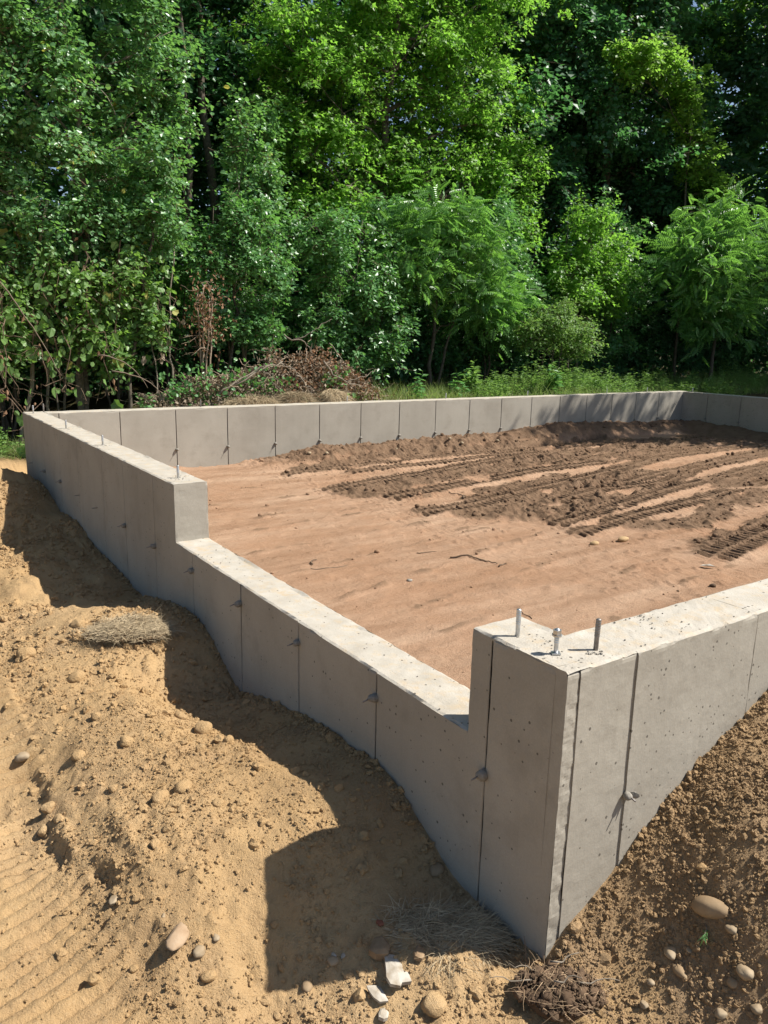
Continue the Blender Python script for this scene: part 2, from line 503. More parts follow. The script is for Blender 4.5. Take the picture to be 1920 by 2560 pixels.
def mat_concrete(name, top=False):
    m, nt, bs = new_mat(name)
    p = world_pos(nt)
    big = noise_n(nt, p, 1.6, 5, .6); mid = noise_n(nt, p, 9, 5, .6); fine = noise_n(nt, p, 160, 3, .6)
    if top:
        c = ramp(nt, mid, [(.3, (.33, .296, .242)), (.7, (.45, .415, .355))])
        c = mixc(nt, fscale(nt, noise_n(nt, p, 16, 6, .7), .50, .68, 0, .8), c, (.42, .32, .20))           # dusty soil on top
        c = mixc(nt, fscale(nt, fine, .35, .7, .0, .4), c, (.36, .33, .28))
    else:
        mp = N(nt, "ShaderNodeMapping"); mp.inputs["Scale"].default_value = (7, 7, .9); nt.links.new(p, mp.inputs[0])
        streak = noise_n(nt, mp.outputs[0], 1.0, 5, .6)
        c = ramp(nt, big, [(.3, (.288, .262, .217)), (.7, (.368, .338, .284))])
        c = mixc(nt, fscale(nt, streak, .45, .75, 0, .35), c, (.37, .34, .285))
        c = mixc(nt, fscale(nt, noise_n(nt, p, 4.2, 6, .65), .52, .70, 0, .38), c, (.205, .180, .142))
        mp2 = N(nt, "ShaderNodeMapping"); mp2.inputs["Scale"].default_value = (1.2, 1.2, 14); nt.links.new(p, mp2.inputs[0])
        c = mixc(nt, fscale(nt, noise_n(nt, mp2.outputs[0], 1.0, 4, .6), .55, .64, 0, .14), c, (.36, .33, .28))        # pour lines
        mp3 = N(nt, "ShaderNodeMapping"); mp3.inputs["Scale"].default_value = (26, 26, 1.3); nt.links.new(p, mp3.inputs[0])
        c = mixc(nt, fscale(nt, noise_n(nt, mp3.outputs[0], 1.0, 3, .6), .64, .78, 0, .18), c, (.18, .16, .125))         # drips
        c = mixc(nt, fscale(nt, fine, .3, .75, 0, .2), c, (.15, .13, .10))
    vo = N(nt, "ShaderNodeTexVoronoi"); vo.inputs["Scale"].default_value = 56.0; nt.links.new(p, vo.inputs["Vector"])
    sel = math_n(nt, 'GREATER_THAN', N(nt, "ShaderNodeSeparateColor").outputs[0], .66)
    sc = [n for n in nt.nodes if n.bl_idname == "ShaderNodeSeparateColor"][-1]
    nt.links.new(vo.outputs["Color"], sc.inputs[0])
    rad = math_n(nt, 'MULTIPLY', math_n(nt, 'POWER', sc.outputs[1], 2.2), .30)
    pit = math_n(nt, 'MULTIPLY', math_n(nt, 'LESS_THAN', vo.outputs["Distance"], rad), sel)         # little air holes
    c = mixc(nt, math_n(nt, 'MULTIPLY', pit, .8), c, (.075, .065, .052))
    nt.links.new(c, bs.inputs["Base Color"])
    bs.inputs["Roughness"].default_value = .85
    bs.inputs["Specular IOR Level"].default_value = .25
    h = math_n(nt, 'SUBTRACT', math_n(nt, 'MULTIPLY', fine, .22 if not top else .7), math_n(nt, 'MULTIPLY', pit, .9))
    h = math_n(nt, 'ADD', h, math_n(nt, 'MULTIPLY', noise_n(nt, p, 45, 4, .6), .5))
    bump(nt, bs, h, .5, .004 if not top else .006)
    return m


def mat_soil(name, kind):
    m, nt, bs = new_mat(name)
    p = world_pos(nt)
    a = noise_n(nt, p, 1.1, 5, .6); b = noise_n(nt, p, 7, 5, .65); f = noise_n(nt, p, 120, 4, .7)
    if kind == 'floor':
        mp = N(nt, "ShaderNodeMapping"); mp.inputs["Rotation"].default_value = (0, 0, math.radians(-8))
        mp.inputs["Scale"].default_value = (.45, 2.2, 1); nt.links.new(p, mp.inputs[0])
        st = noise_n(nt, mp.outputs[0], 2.2, 6, .62)
        c = ramp(nt, st, [(.32, (.245, .145, .087)), (.5, (.325, .205, .130)), (.68, (.40, .268, .178))])
        c = mixc(nt, fscale(nt, a, .45, .65, 0, .55), c, (.31, .175, .10))
        c = mixc(nt, fscale(nt, b, .5, .7, 0, .45), c, (.325, .215, .14))
        c = mixc(nt, fscale(nt, f, .58, .75, 0, .55), c, (.42, .31, .22))
        c = mixc(nt, fscale(nt, f, .40, .27, 0, .7), c, (.12, .068, .04))
        c = mixc(nt, fscale(nt, noise_n(nt, p, 40, 5, .7), .56, .70, 0, .5), c, (.20, .125, .08))
        at = N(nt, "ShaderNodeAttribute"); at.attribute_name = "moist"
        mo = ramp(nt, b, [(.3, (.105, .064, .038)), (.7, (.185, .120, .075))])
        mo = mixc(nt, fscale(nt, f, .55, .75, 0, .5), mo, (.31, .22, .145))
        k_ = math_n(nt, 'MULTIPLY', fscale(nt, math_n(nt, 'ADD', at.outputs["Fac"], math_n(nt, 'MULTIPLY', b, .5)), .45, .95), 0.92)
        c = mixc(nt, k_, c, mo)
    else:
        c = ramp(nt, a, [(.3, (.360, .233, .113)), (.5, (.420, .279, .139)), (.72, (.465, .320, .170))])
        c = mixc(nt, fscale(nt, b, .42, .72, 0, .6), c, (.345, .225, .118))
        c = mixc(nt, fscale(nt, f, .55, .78, 0, .5), c, (.52, .40, .25))
        c = mixc(nt, fscale(nt, f, .38, .25, 0, .5), c, (.17, .105, .05))
        at = N(nt, "ShaderNodeAttribute"); at.attribute_name = "moist"
        mo = ramp(nt, b, [(.3, (.205, .138, .080)), (.7, (.305, .212, .130))])
        mo = mixc(nt, fscale(nt, f, .55, .75, 0, .5), mo, (.40, .29, .175))
        mf = math_n(nt, 'MULTIPLY', at.outputs["Fac"], .75) if kind == 'ground' else .5
        c = mixc(nt, mf, c, mo)
        aw = N(nt, "ShaderNodeAttribute"); aw.attribute_name = "litter"
        wo = ramp(nt, noise_n(nt, p, 5, 6, .7), [(.35, (.028, .022, .012)), (.55, (.06, .05, .022)), (.7, (.05, .065, .02))])
        c = mixc(nt, aw.outputs["Fac"], c, wo)
    nt.links.new(c, bs.inputs["Base Color"])
    bs.inputs["Roughness"].default_value = .95
    bs.inputs["Specular IOR Level"].default_value = .1
    h = math_n(nt, 'ADD', math_n(nt, 'MULTIPLY', f, .6), math_n(nt, 'MULTIPLY', noise_n(nt, p, 38, 5, .65), 1.0))
    h = math_n(nt, 'ADD', h, math_n(nt, 'MULTIPLY', noise_n(nt, p, 300, 3, .7), .45))
    bump(nt, bs, h, .9, .012)
    return m


def mat_simple(name, stops, scale=20, rough=.8, bumpd=0.0, spec=.3, metal=0.0, tone=False):
    m, nt, bs = new_mat(name)
    co = N(nt, "ShaderNodeTexCoord").outputs["Object"]
    nz = noise_n(nt, co, scale, 5, .6)
    c = ramp(nt, nz, stops)
    if tone:
        at = N(nt, "ShaderNodeAttribute"); at.attribute_name = "tone"
        c = mixc(nt, 1.0, c, ramp(nt, at.outputs["Fac"], [(0, (.55, .55, .55)), (1, (1.35, 1.35, 1.35))]), 'MULTIPLY')
    nt.links.new(c, bs.inputs["Base Color"])
    bs.inputs["Roughness"].default_value = rough; bs.inputs["Specular IOR Level"].default_value = spec
    bs.inputs["Metallic"].default_value = metal
    if bumpd:
        bump(nt, bs, nz, .7, bumpd)
    return m


def mat_leaf(name, dark, light, trans, rough=.42, spec=.5, tr=.38, yellow=None):
    m, nt, bs = new_mat(name)
    at = N(nt, "ShaderNodeAttribute"); at.attribute_name = "tone"
    t = at.outputs["Fac"]
    stops = [(0, dark), (.9, light)] + ([(.975, yellow)] if yellow else [])
    c = ramp(nt, t, stops)
    nt.links.new(c, bs.inputs["Base Color"])
    bs.inputs["Roughness"].default_value = rough; bs.inputs["Specular IOR Level"].default_value = spec
    tl = N(nt, "ShaderNodeBsdfTranslucent")
    tc = mixc(nt, .5, ramp(nt, t, [(0, tuple(x * .75 for x in trans)), (1, trans)]), trans)
    nt.links.new(tc, tl.inputs[0])
    mx = N(nt, "ShaderNodeMixShader"); mx.inputs[0].default_value = tr
    nt.links.new(bs.outputs[0], mx.inputs[1]); nt.links.new(tl.outputs[0], mx.inputs[2])
    out = [n for n in nt.nodes if n.bl_idname == "ShaderNodeOutputMaterial"][0]
    nt.links.new(mx.outputs[0], out.inputs[0])
    return m


M_CONC = mat_concrete("concrete")
M_CTOP = mat_concrete("concrete_top", True)
M_GROUND = mat_soil("sandy_soil", 'ground')
M_FLOOR = mat_soil("red_soil", 'floor')
M_BANK = mat_soil("damp_soil", 'bank')
M_STEEL = mat_simple("galvanised_steel", [(.3, (.42, .43, .44)), (.7, (.60, .61, .62))], 60, .38, 0, .5, .85)
M_DKSTEEL = mat_simple("weathered_steel", [(.3, (.16, .14, .13)), (.7, (.30, .28, .26))], 60, .5, 0, .5, .7)
M_STUB = mat_simple("mortar", [(.3, (.17, .155, .13)), (.7, (.30, .275, .235))], 60, .9, .004)
M_BARK = mat_simple("bark", [(.3, (.055, .045, .034)), (.7, (.14, .115, .085))], 26, .9, .01)
M_PALEBARK = mat_simple("pale_bark", [(.3, (.14, .115, .085)), (.7, (.27, .23, .18))], 30, .9, .005)
M_TWIG = mat_simple("twig_bark", [(.3, (.085, .055, .035)), (.7, (.17, .12, .08))], 30, .85)
M_DRYTWIG = mat_simple("dry_twig", [(.3, (.22, .155, .105)), (.7, (.38, .30, .22))], 30, .85, tone=True)
M_ROOT = mat_simple("root", [(.3, (.20, .13, .075)), (.7, (.36, .26, .16))], 40, .9, tone=True)
M_STRAW = mat_simple("dry_grass", [(.3, (.29, .22, .13)), (.7, (.45, .36, .23))], 15, .8, tone=True)
M_COBBLE = mat_simple("cobble", [(.3, (.19, .125, .065)), (.55, (.27, .19, .11)), (.75, (.35, .265, .165))], 9, .8, .004)
M_PALESTONE = mat_simple("pale_stone", [(.3, (.21, .145, .08)), (.5, (.285, .215, .135)), (.75, (.36, .29, .20))], 12, .8, .004)
M_LUMP = mat_simple("pink_mortar", [(.3, (.25, .165, .095)), (.6, (.33, .235, .15)), (.8, (.39, .30, .215))], 18, .9, .006)
M_CLOD = mat_simple("clod", [(.3, (.30, .20, .10)), (.7, (.43, .30, .16))], 14, .95, .008)
M_DARKCLOD = mat_simple("dark_clod", [(.3, (.055, .034, .02)), (.7, (.13, .083, .049))], 14, .95, .008)
M_FLAKE = mat_simple("concrete_flake", [(.3, (.24, .19, .13)), (.5, (.36, .32, .26)), (.7, (.46, .43, .38))], 25, .85, .003)
M_BROWNBLOCK = mat_simple("brown_crust", [(.3, (.17, .11, .06)), (.7, (.30, .21, .125))], 20, .9, .004)

L_ROUND = mat_leaf("round_leaf", (.070, .175, .068), (.165, .315, .125), (.27, .58, .11), .36, .55, .34, (.45, .40, .06))
L_MAPLE = mat_leaf("maple_leaf", (.080, .190, .028), (.155, .300, .042), (.34, .70, .08), .46, .4, .46)
L_DARK = mat_leaf("shade_leaf", (.032, .108, .050), (.080, .195, .080), (.13, .36, .085), .42, .45, .38)  # shaded copy of the leaf green: the wood's shade is in the colour
L_VINE = mat_leaf("vine_leaf", (.09, .19, .028), (.165, .28, .040), (.34, .64, .08), .48, .35, .48)
L_SUMAC = mat_leaf("sumac_leaflet", (.078, .195, .058), (.150, .300, .085), (.29, .62, .09), .40, .5, .41)
L_BUSH = mat_leaf("bush_leaf", (.062, .168, .058), (.138, .290, .100), (.23, .54, .10), .36, .55, .34)
L_GRAPE = mat_leaf("grape_leaf", (.10, .20, .06), (.175, .295, .085), (.28, .52, .08), .42, .5, .42)
L_YELLOW = mat_leaf("yellowing_leaf", (.26, .28, .06), (.40, .38, .12), (.5, .45, .12), .6, .3, .4)
L_WEED = mat_leaf("weed_leaf", (.11, .21, .05), (.19, .32, .085), (.30, .52, .10), .5, .35, .42)
L_GRASS = mat_leaf("grass_blade", (.11, .175, .045), (.22, .275, .10), (.30, .44, .10), .55, .3, .42, (.42, .36, .20))
L_DEAD = mat_leaf("dead_leaf", (.16, .120, .080), (.36, .295, .22), (.25, .17, .09), .75, .15, .22)
L_RUST = mat_leaf("withered_leaf", (.16, .090, .050), (.29, .170, .100), (.26, .13, .06), .75, .15, .25)
L_FAR = mat_leaf("far_shaded_leaf", (.020, .072, .028), (.052, .130, .044), (.10, .26, .05), .5, .3, .36)  # shade deep in the woods put into a very dark green

# ------------------------------------------------------------------ the ground outside
def axis_lines(segs):
    out = [np.arange(a, b, s) for a, b, s in segs]
    return np.concatenate(out)


def grow(a, b, s0, g):
    out = [a]; s = s0
    sg = 1 if b > a else -1
    while (b - out[-1]) * sg > 0:
        s *= g; out.append(out[-1] + sg * s)
    return np.array(out[1:])


def grid_mesh(name, X, Y, Z, mat, attrs, smooth=True, drop=None):
    ny, nx = X.shape
    v = np.stack([X, Y, Z], -1).reshape(-1, 3)
    i = np.arange(ny - 1)[:, None] * nx; j = np.arange(nx - 1)[None, :]
    f = np.stack([i + j, i + j + 1, i + nx + j + 1, i + nx + j], -1).reshape(-1, 4)
    if drop is not None:
        f = f[~drop.ravel()[f].all(1)]
        used = np.unique(f); remap = np.full(len(v), -1); remap[used] = np.arange(len(used))
        v = v[used]; f = remap[f]; attrs = {k_: a.ravel()[used] for k_, a in attrs.items()}
    return make_mesh(name, v, f, [mat], None, {k_: a.ravel() for k_, a in attrs.items()}, smooth)


gx = np.concatenate([grow(-1.6, -70, .012, 1.18)[::-1], np.arange(-1.6, 1.25, .0088), grow(1.25, 11.2, .012, 1.10), grow(11.6, 95, .6, 1.12)])
gx = np.unique(np.round(np.concatenate([gx, [W_IN + .03, W_IN + .1, W_IN + .18]]), 4))
gy = np.concatenate([grow(-.9, -70, .012, 1.18)[::-1], np.arange(-.9, 2.9, .0096), grow(2.9, 8.5, .011, 1.022), grow(8.6, 95, .12, 1.09)])
gy = np.unique(np.round(np.concatenate([gy, [7.16, 7.2, 7.29, 7.32]]), 4))
GX, GY = np.meshgrid(gx, gy)
GZ = ground_h(GX, GY)
inside = (GX > .06) & (GX < W_IN + .12) & (GY > .06) & (GY < L_OUT - .07)
GZ = np.where(inside, np.minimum(GZ, -1.25), GZ)
g_right = sstep(-.12, .1, GX) * (1 - sstep(-.05, .12, GY)) * sstep(-.9, -.8, GZ)
g_moist = np.clip(g_right * .75 + .35 * sstep(.1, .5, fbm(GX, GY, .3, 3, 90)), 0, 1)
g_litter = np.clip(sstep(7.7, 8.3, GY + .3 * fbm(GX, GY, .8, 3, 91)) * sstep(-6, -3, GX + 0 * GY) , 0, 1)
g_litter = np.maximum(g_litter, sstep(11.2, 12.5, GX) * sstep(2, 4, GY))
g_litter = np.maximum(g_litter, sstep(9, 12, np.hypot(GX, GY)))
link("ground", grid_mesh("ground", GX, GY, GZ, M_GROUND, {"moist": g_moist, "litter": g_litter}, True, inside), kind="structure")

fx = np.concatenate([np.arange(T - .03, 2.2, .03), np.arange(2.2, 6.4, .0102), np.arange(6.6, 8.5, .022), np.arange(8.5, W_IN + .06, .055)])
fy = np.concatenate([np.arange(T - .03, 1.6, .03), np.arange(1.6, 5.4, .021), np.arange(5.4, 7.132 + .05, .024)])
FX, FY = np.meshgrid(fx, fy)
FZ, FM = floor_h(FX, FY)
link("dirt_floor", grid_mesh("dirt_floor", FX, FY, FZ, M_FLOOR, {"moist": FM}), kind="structure")


def gh(x, y):
    return float(ground_h(np.array([x]), np.array([y]))[0])


def fh(x, y):
    return float(floor_h(np.array([x]), np.array([y]))[0][0])


# ------------------------------------------------------------------ the concrete foundation
foundation = thing("foundation_wall", "low grey poured concrete foundation wall around the levelled dirt floor", "foundation wall", (0, 0, 0))
JL = [.292, .875, 1.459, 2.043, 2.665, 3.285, 3.897, 4.414, 5.137, 5.778, 6.417, 7.013]   # joints of the left wall
JR = [.050, .280, .874] + [.874 + .6096 * i for i in range(1, 17)]                           # near wall
JB = [(.501 + i) * .6096 for i in range(17)]                                                 # back wall
JW = [.55 + .6096 * i for i in range(11)]                                                    # right wall (y)
ZB = -1.30


def frange(a, b, step, joints, jw=.0075):
    n = max(1, int(round((b - a) / step)))
    pts = list(np.linspace(a, b, n + 1))
    for j in joints:
        for o in (-jw, -.55 * jw, -.22 * jw, 0, .22 * jw, .55 * jw, jw):
            if a < j + o < b:
                pts.append(j + o)
    pts = np.unique(np.round(pts, 5))
    keep = [pts[0]]
    for q in pts[1:]:
        if q - keep[-1] > .0008 or q == pts[-1]:
            keep.append(q)
    return np.array(keep)


def block(us, vs, zs, swap):
    """Closed grid box: us along the wall, vs through it, zs up. swap: wall runs along Y."""
    V = []; F = []; n = 0

    def face(A, B, fn, flip):
        nonlocal n
        a, b = np.meshgrid(A, B, indexing='ij')
        p = fn(a.ravel(), b.ravel()); V.append(p)
        na, nb = len(A), len(B)
        i = np.arange(na - 1)[:, None] * nb; j = np.arange(nb - 1)[None, :]
        q = np.stack([i + j, i + nb + j, i + nb + j + 1, i + j + 1], -1).reshape(-1, 4)
        if flip:
            q = q[:, ::-1]
        F.append(q + n); n += len(p)

    mk = (lambda u, w, z: np.stack([w, u, z], -1)) if swap else (lambda u, w, z: np.stack([u, w, z], -1))
    fl = swap
    for w, s in ((vs[0], False), (vs[-1], True)):
        face(us, zs, lambda a, b, w=w: mk(a, np.full_like(a, w), b), s ^ fl)
    for u, s in ((us[0], True), (us[-1], False)):
        face(vs, zs, lambda a, b, u=u: mk(np.full_like(a, u), a, b), s ^ fl)
    face(us, vs, lambda a, b: mk(a, b, np.full_like(a, zs[-1])), False ^ fl)
    V = np.concatenate(V); F = np.concatenate(F)
    key = np.round(V * 1e4).astype(np.int64)
    _, idx, inv = np.unique(key, axis=0, return_index=True, return_inverse=True)
    inv = inv.ravel()
    return V[idx], inv[F]


def wall_panel(boxes, swap, joints, step, outer_sign, shift=None, open_ends=(), rough=0.0):
    """One panel cast between two form joints. boxes: (u0, u1, top). Faces get shallow joint slots, chips and waves."""
    VV = []; FF = []; MM = []; n = 0
    for (u0, u1, v0, v1, top) in boxes:
        us = frange(u0, u1, step, joints)
        vs = np.unique(np.concatenate([[v0, v0 + .004, v0 + .012], np.linspace(v0 + .03, v1 - .03, max(2, int(.15 / step))), [v1 - .012, v1 - .004, v1]]))
        zs = np.concatenate([np.arange(ZB, top - .06, step), [top - .05, top - .035, top - .022, top - .012, top - .005, top]])
        v, f = block(us, vs, zs, swap)
        nrm = np.zeros_like(v)
        p = v[f]; fn = np.cross(p[:, 1] - p[:, 0], p[:, 2] - p[:, 0]); fn /= np.linalg.norm(fn, axis=1)[:, None] + 1e-12
        u = v[:, 1] if swap else v[:, 0]; w = v[:, 0] if swap else v[:, 1]; z = v[:, 2]
        on_lo = np.abs(w - v0) < 1e-6; on_hi = np.abs(w - v1) < 1e-6; on_top = np.abs(z - top) < 1e-6
        dw = np.zeros(len(v))
        slot = np.zeros(len(v))
        for i, j in enumerate(joints):
            wid = .0029 + .0008 * (np.min(u) > 2.6) + .0012 * (vnoise(z / .02, z * 0 + i, 5) - .5) + (.0012 + .0016 * (L_OUT - 1 < np.max(w))) * vnoise(z / .3, z * 0 + i, 6)
            slot = np.maximum(slot, np.exp(-((u - j) / wid) ** 2) * (.6 + .4 * vnoise(z / .15, z * 0 + i * 3.3, 7)))
        slot = slot * sstep(.0, .03, top - z) * .009
        wav = .0022 * fbm(u, z, .35, 2, 12) + .0007 * fbm(u, z, .035, 2, 13)
        chip = .011 * sstep(.15, .6, fbm(u, z * .3, .06, 3, 15)) * (1 - sstep(0.0, .016, top - z))
        dw = np.where(on_lo, slot + wav + chip + .0015, np.where(on_hi, -(slot + wav + chip + .0015), 0))
        if shift is not None:
            dw = dw + np.where(on_lo, shift + rough * (.0030 * fbm(u, z, .016, 2, 26) + .004 * fbm(z, u, .06, 2, 27)), 0)
        edge = np.minimum(w - v0, v1 - w)
        dz = np.where(on_top, .0030 * fbm(u, w, .09, 3, 16, .6) + .0012 * fbm(u, w, .012, 2, 17)
                      - (.004 + .010 * sstep(.1, .6, fbm(u, w, .07, 3, 18))) * (1 - sstep(0, .012, edge)), 0)
        dz = dz + np.where(on_top, .007 * sstep(.1, .5, fbm(u, w * .3, .12, 2, 19)) * np.exp(-((v1 - .012 - w) / .008) ** 2) * outer_sign, 0)
        # broken vertical arrises where the panel ends in the open
        for ue in (u0, u1):
            if ue in open_ends and top > -.01:
                on_e = (np.abs(u - ue) < 1e-6) & (z > -SILL - .004)
                sgn = 1 if ue == u0 else -1
                du = sgn * (.002 * fbm(w / 1.0, z, .05, 3, 22) + .002 + .010 * sstep(.15, .6, fbm(z, w, .045, 3, 23)) * (1 - sstep(0, .012, edge)))
                if swap:
                    v[:, 1] += np.where(on_e, du, 0)
                else:
                    v[:, 0] += np.where(on_e, du, 0)
        if swap:
            v[:, 0] += dw
        else:
            v[:, 1] += dw
        v[:, 2] += dz
        VV.append(v); FF.append(f + n); n += len(v); MM.append((fn[:, 2] > .9).astype(int))
    return np.concatenate(VV), np.concatenate(FF), np.concatenate(MM)


def add_panel(boxes, swap, joints, step, outer_sign=1, shift=None, open_ends=(), rough=0.0):
    v, f, mi = wall_panel(boxes, swap, joints, step, outer_sign, shift, open_ends, rough)
    link("wall_panel", make_mesh("wall_panel", v, f, [M_CONC, M_CTOP], mi, None, False), foundation)


edges = [T + .0003] + JL[0:] + [L_OUT - T]
edges = [.045] + JL + [L_OUT]
for a, b in zip(edges[:-1], edges[1:]):
    cuts = sorted({a, b} | {c for c in (P_PIER, Q_PIER) if a < c < b})
    bx = []
    for c0, c1 in zip(cuts[:-1], cuts[1:]):
        mid = .5 * (c0 + c1)
        top = -SILL if P_PIER < mid < Q_PIER else 0.0
        bx.append((c0, c1, 0.0, T, top))
    add_panel(bx, True, JL, .018 if b < 1 else .03 if b < 3.3 else .06, 1, None, (P_PIER, Q_PIER))
# near wall runs from the corner panel's inner face outwards, the strip at the corner is a hair recessed
nodes = [.0022] + JR + [W_IN + T]
for i, (a, b) in enumerate(zip(nodes[:-1], nodes[1:])):
    sh = {0: .0040, 1: 0.0, 2: -.0050}.get(i, 0.0)
    y0 = 0.0
    add_panel([(a, b, y0, T - .0005, -.0006)], False, JR[2:] if i >= 2 else [], (.008, .016, .018)[i] if i < 3 else .10, 1, sh, (), 0.55 if i == 0 else 0.15)
nodes = [T + .0005] + [j for j in JB if j > T + .1] + [W_IN]
for a, b in zip(nodes[:-1], nodes[1:]):
    add_panel([(a, b, L_OUT - T, L_OUT, 0.0)], False, JB, .08, 0)
nodes = [T + .0005] + [j for j in JW if j < 7.0 and j > T + .1] + [L_OUT]
for a, b in zip(nodes[:-1], nodes[1:]):
    add_panel([(a, b, W_IN + .0005, W_IN + T, -.0004)], True, JW, .10, 0)

# form ties: a mortar stub in the joint with the broken rod sticking out
def form_tie(base, n, seed, stub=True, rod=.02, size=.013, cone=False):
    rng = np.random.default_rng(seed)
    n = np.asarray(n, float)
    side = np.cross(n, (0, 0, 1.0))
    if stub:
        v, f = rock(seed, 2, .18, .5, (1, 1, 1))
        L = size * rng.uniform(1.0, 1.5)
        v = v[:, [0]] * n * L + v[:, [1]] * side * size + v[:, [2]] * np.array([0, 0, 1.0]) * size * .95
        if cone:
            v *= .9
        o = link("form_tie", make_mesh("form_tie", v, f, [M_STUB], None, None, True), foundation, tuple(np.asarray(base) + n * size * .35))
        tip = n * (L + rod) + np.array([0, 0, -.2 * rod])
        tv, tf = tube([n * L * .5, n * L, tip], [.0028, .0028, .0024], 6)
        link("tie_rod", make_mesh("tie_rod", tv, tf, [M_DKSTEEL], None, None, True), o)
    else:
        tv, tf = tube([n * -.01, n * rod * .6, n * rod + side * .004], [.003, .003, .0026], 6)
        link("tie_rod", make_mesh("tie_rod", tv, tf, [M_DKSTEEL], None, None, True), foundation, tuple(base))


for i, (y, z, st) in enumerate([(3.897, -.445, 0), (3.285, -.444, 1), (5.778, -.459, 1), (6.417, -.466, 1), (5.137, -.463, 0), (4.60, -.462, 0),
                                (7.013, -.475, 0), (2.665, -.435, 1), (2.043, -.433, 1), (1.459, -.428, 1), (.875, -.433, 1), (.292, -.437, 1)]):
    if y == 3.897:
        st = 1
    form_tie((0, y, z), (-1, 0, 0), 100 + i, bool(st), .02 if st else .04, .019 if y > .5 else .021)
for i, (x, z) in enumerate([(1.72, -.455), (JB[3], -.455), (JB[4], -.456), (JB[5], -.455), (JB[6], -.452), (JB[7], -.452), (JB[8], -.446), (JB[9], -.443),
                            (JB[10], -.446), (JB[11], -.452), (JB[13], -.443), (JB[14], -.441), (JB[15], -.439), (JB[16], -.436)]):
    if i == 0:
        x, z = JB[2], -.452
    form_tie((x, L_OUT - T, z), (0, -1, 0), 200 + i, True, .02, .020)
for i, (y, z) in enumerate([(JW[9], -.428), (JW[8], -.428), (JW[10], -.428)]):
    form_tie((W_IN, y, z), (-1, 0, 0), 240 + i, True, .02, .02)
form_tie((.2805, -.006, -.442), (0, -1, 0), 301, True, .012, .014)
# the broken plate of mortar hanging in the first joint of the near wall
sv, sf = rock(77, 2, .15, .9, (.006, .016, .012))
link("mortar_flake", make_mesh("mortar_flake", sv, sf, [M_STUB], None, None, False), foundation, (.299, -.020, -.438)).rotation_euler = (.25, .3, .5)


def anchor_bolt(x, y, z0, h, rad=.0065, nut=False, dark=False, lean=(0, 0), rust=False):
    v, f = tube([(0, 0, -.05), (lean[0] * .5, lean[1] * .5, h * .5), (lean[0], lean[1], h - .002), (lean[0], lean[1], h)], [rad, rad, rad, rad * .75], 12)
    o = link("anchor_bolt", make_mesh("anchor_bolt", v, f, [M_DKSTEEL if dark else M_STEEL], None, None, True), foundation, (x, y, z0))
    # thread: a stack of fine rings over the upper part
    s = Soup()
    zt = np.linspace(h * .42, h - .003, 14)
    pts = np.stack([lean[0] * zt / h, lean[1] * zt / h, zt], -1)
    rr = np.where(np.arange(14) % 2 == 0, rad * 1.02, rad * 1.16)
    tv, tf = tube(pts, rr, 12)
    link("thread", make_mesh("thread", tv, tf, [M_DKSTEEL if dark else M_STEEL], None, None, False), o)
    if nut:
        def hexa(z_a, z_b, r, n_=6):
            return tube([(0, 0, z_a), (0, 0, z_b)], [r, r], n_)
        a, b = hexa(h - .016, h - .004, .0125); link("nut", make_mesh("nut", a, b, [M_STEEL]), o)
        a, b = hexa(h - .021, h - .017, .014, 16); link("washer", make_mesh("washer", a, b, [M_STEEL]), o)
        a, b = tube([(0, 0, .0015), (0, 0, .0045)], [.017, .017], 4); link("base_plate", make_mesh("base_plate", a, b, [M_STEEL]), o)


anchor_bolt(.068, .258, 0, .083)
anchor_bolt(.067, .109, 0, .074, .0062, True)
anchor_bolt(.203 - .02, .070, 0, .091, .0068, False, True, (.003, 0))
for x, y, h in [(.092, 3.096, .075), (.073, 4.624, .075), (.068, 5.75, .075), (.19, 7.26, .085), (.071, 7.15, .08), (1.86, 7.24, .085), (3.82, 7.24, .075),
                (5.44, 7.24, .08), (7.02, 7.24, .08), (8.82, 7.24, .08), (9.86, 7.24, .08), (10.80, 7.0, .08)]:
    anchor_bolt(x, y, 0, h, .0068, False, h > .08)
# crumbs of mortar left round the bolts and on the sill
s = Soup(); rng = np.random.default_rng(5)
crumb_spots = [(.17, .06, 0, .03, 26), (.10, .20, 0, .05, 22), (.06, .1, 0, .05, 10), (.10, 3.1, 0, .08, 40), (.07, 4.62, 0, .06, 20), (.07, 5.75, 0, .06, 14),
               (.1, 2.5, -SILL, .25, 30), (.06, 1.0, -SILL, .15, 8), (.1, .8, -SILL, .35, 14), (.6, .1, 0, .5, 30), (.5, .08, 0, .12, 20)]
for cx, cy, cz, sp, k_ in crumb_spots:
    for _ in range(k_):
        r = rng.uniform(.0012, .0045)
        x, y = cx + rng.normal(0, sp * .5), cy + rng.normal(0, sp * .5)
        if cx < .3 and cz == 0 and cy > 1: x = np.clip(x, .02, .18)
        if cz < 0: x = np.clip(x, .015, .185); y = np.clip(y, .42, 2.88)
        if cy < .15 and cz == 0: y = np.clip(y, .02, .18); x = max(x, .02)
        if cz == 0 and cy < .4 and cx < .3: x = np.clip(x, .02, .35); y = np.clip(y, .02, .36 if x < .18 else .18)
        v, f = rock(int(rng.integers(1e6)), 1, .3, .5, (r, r * rng.uniform(.6, 1), r * .7))
        s.add(v + (x, y, cz + r * .4), f, 0)
link("mortar_crumbs", s.mesh("mortar_crumbs", [M_STUB]), foundation, kind="stuff")

# ------------------------------------------------------------------ loose soil: countless clods on the ground
tmpl = [rock(900 + i, 2 if i < 3 else 1, .75, .75) for i in range(12)]


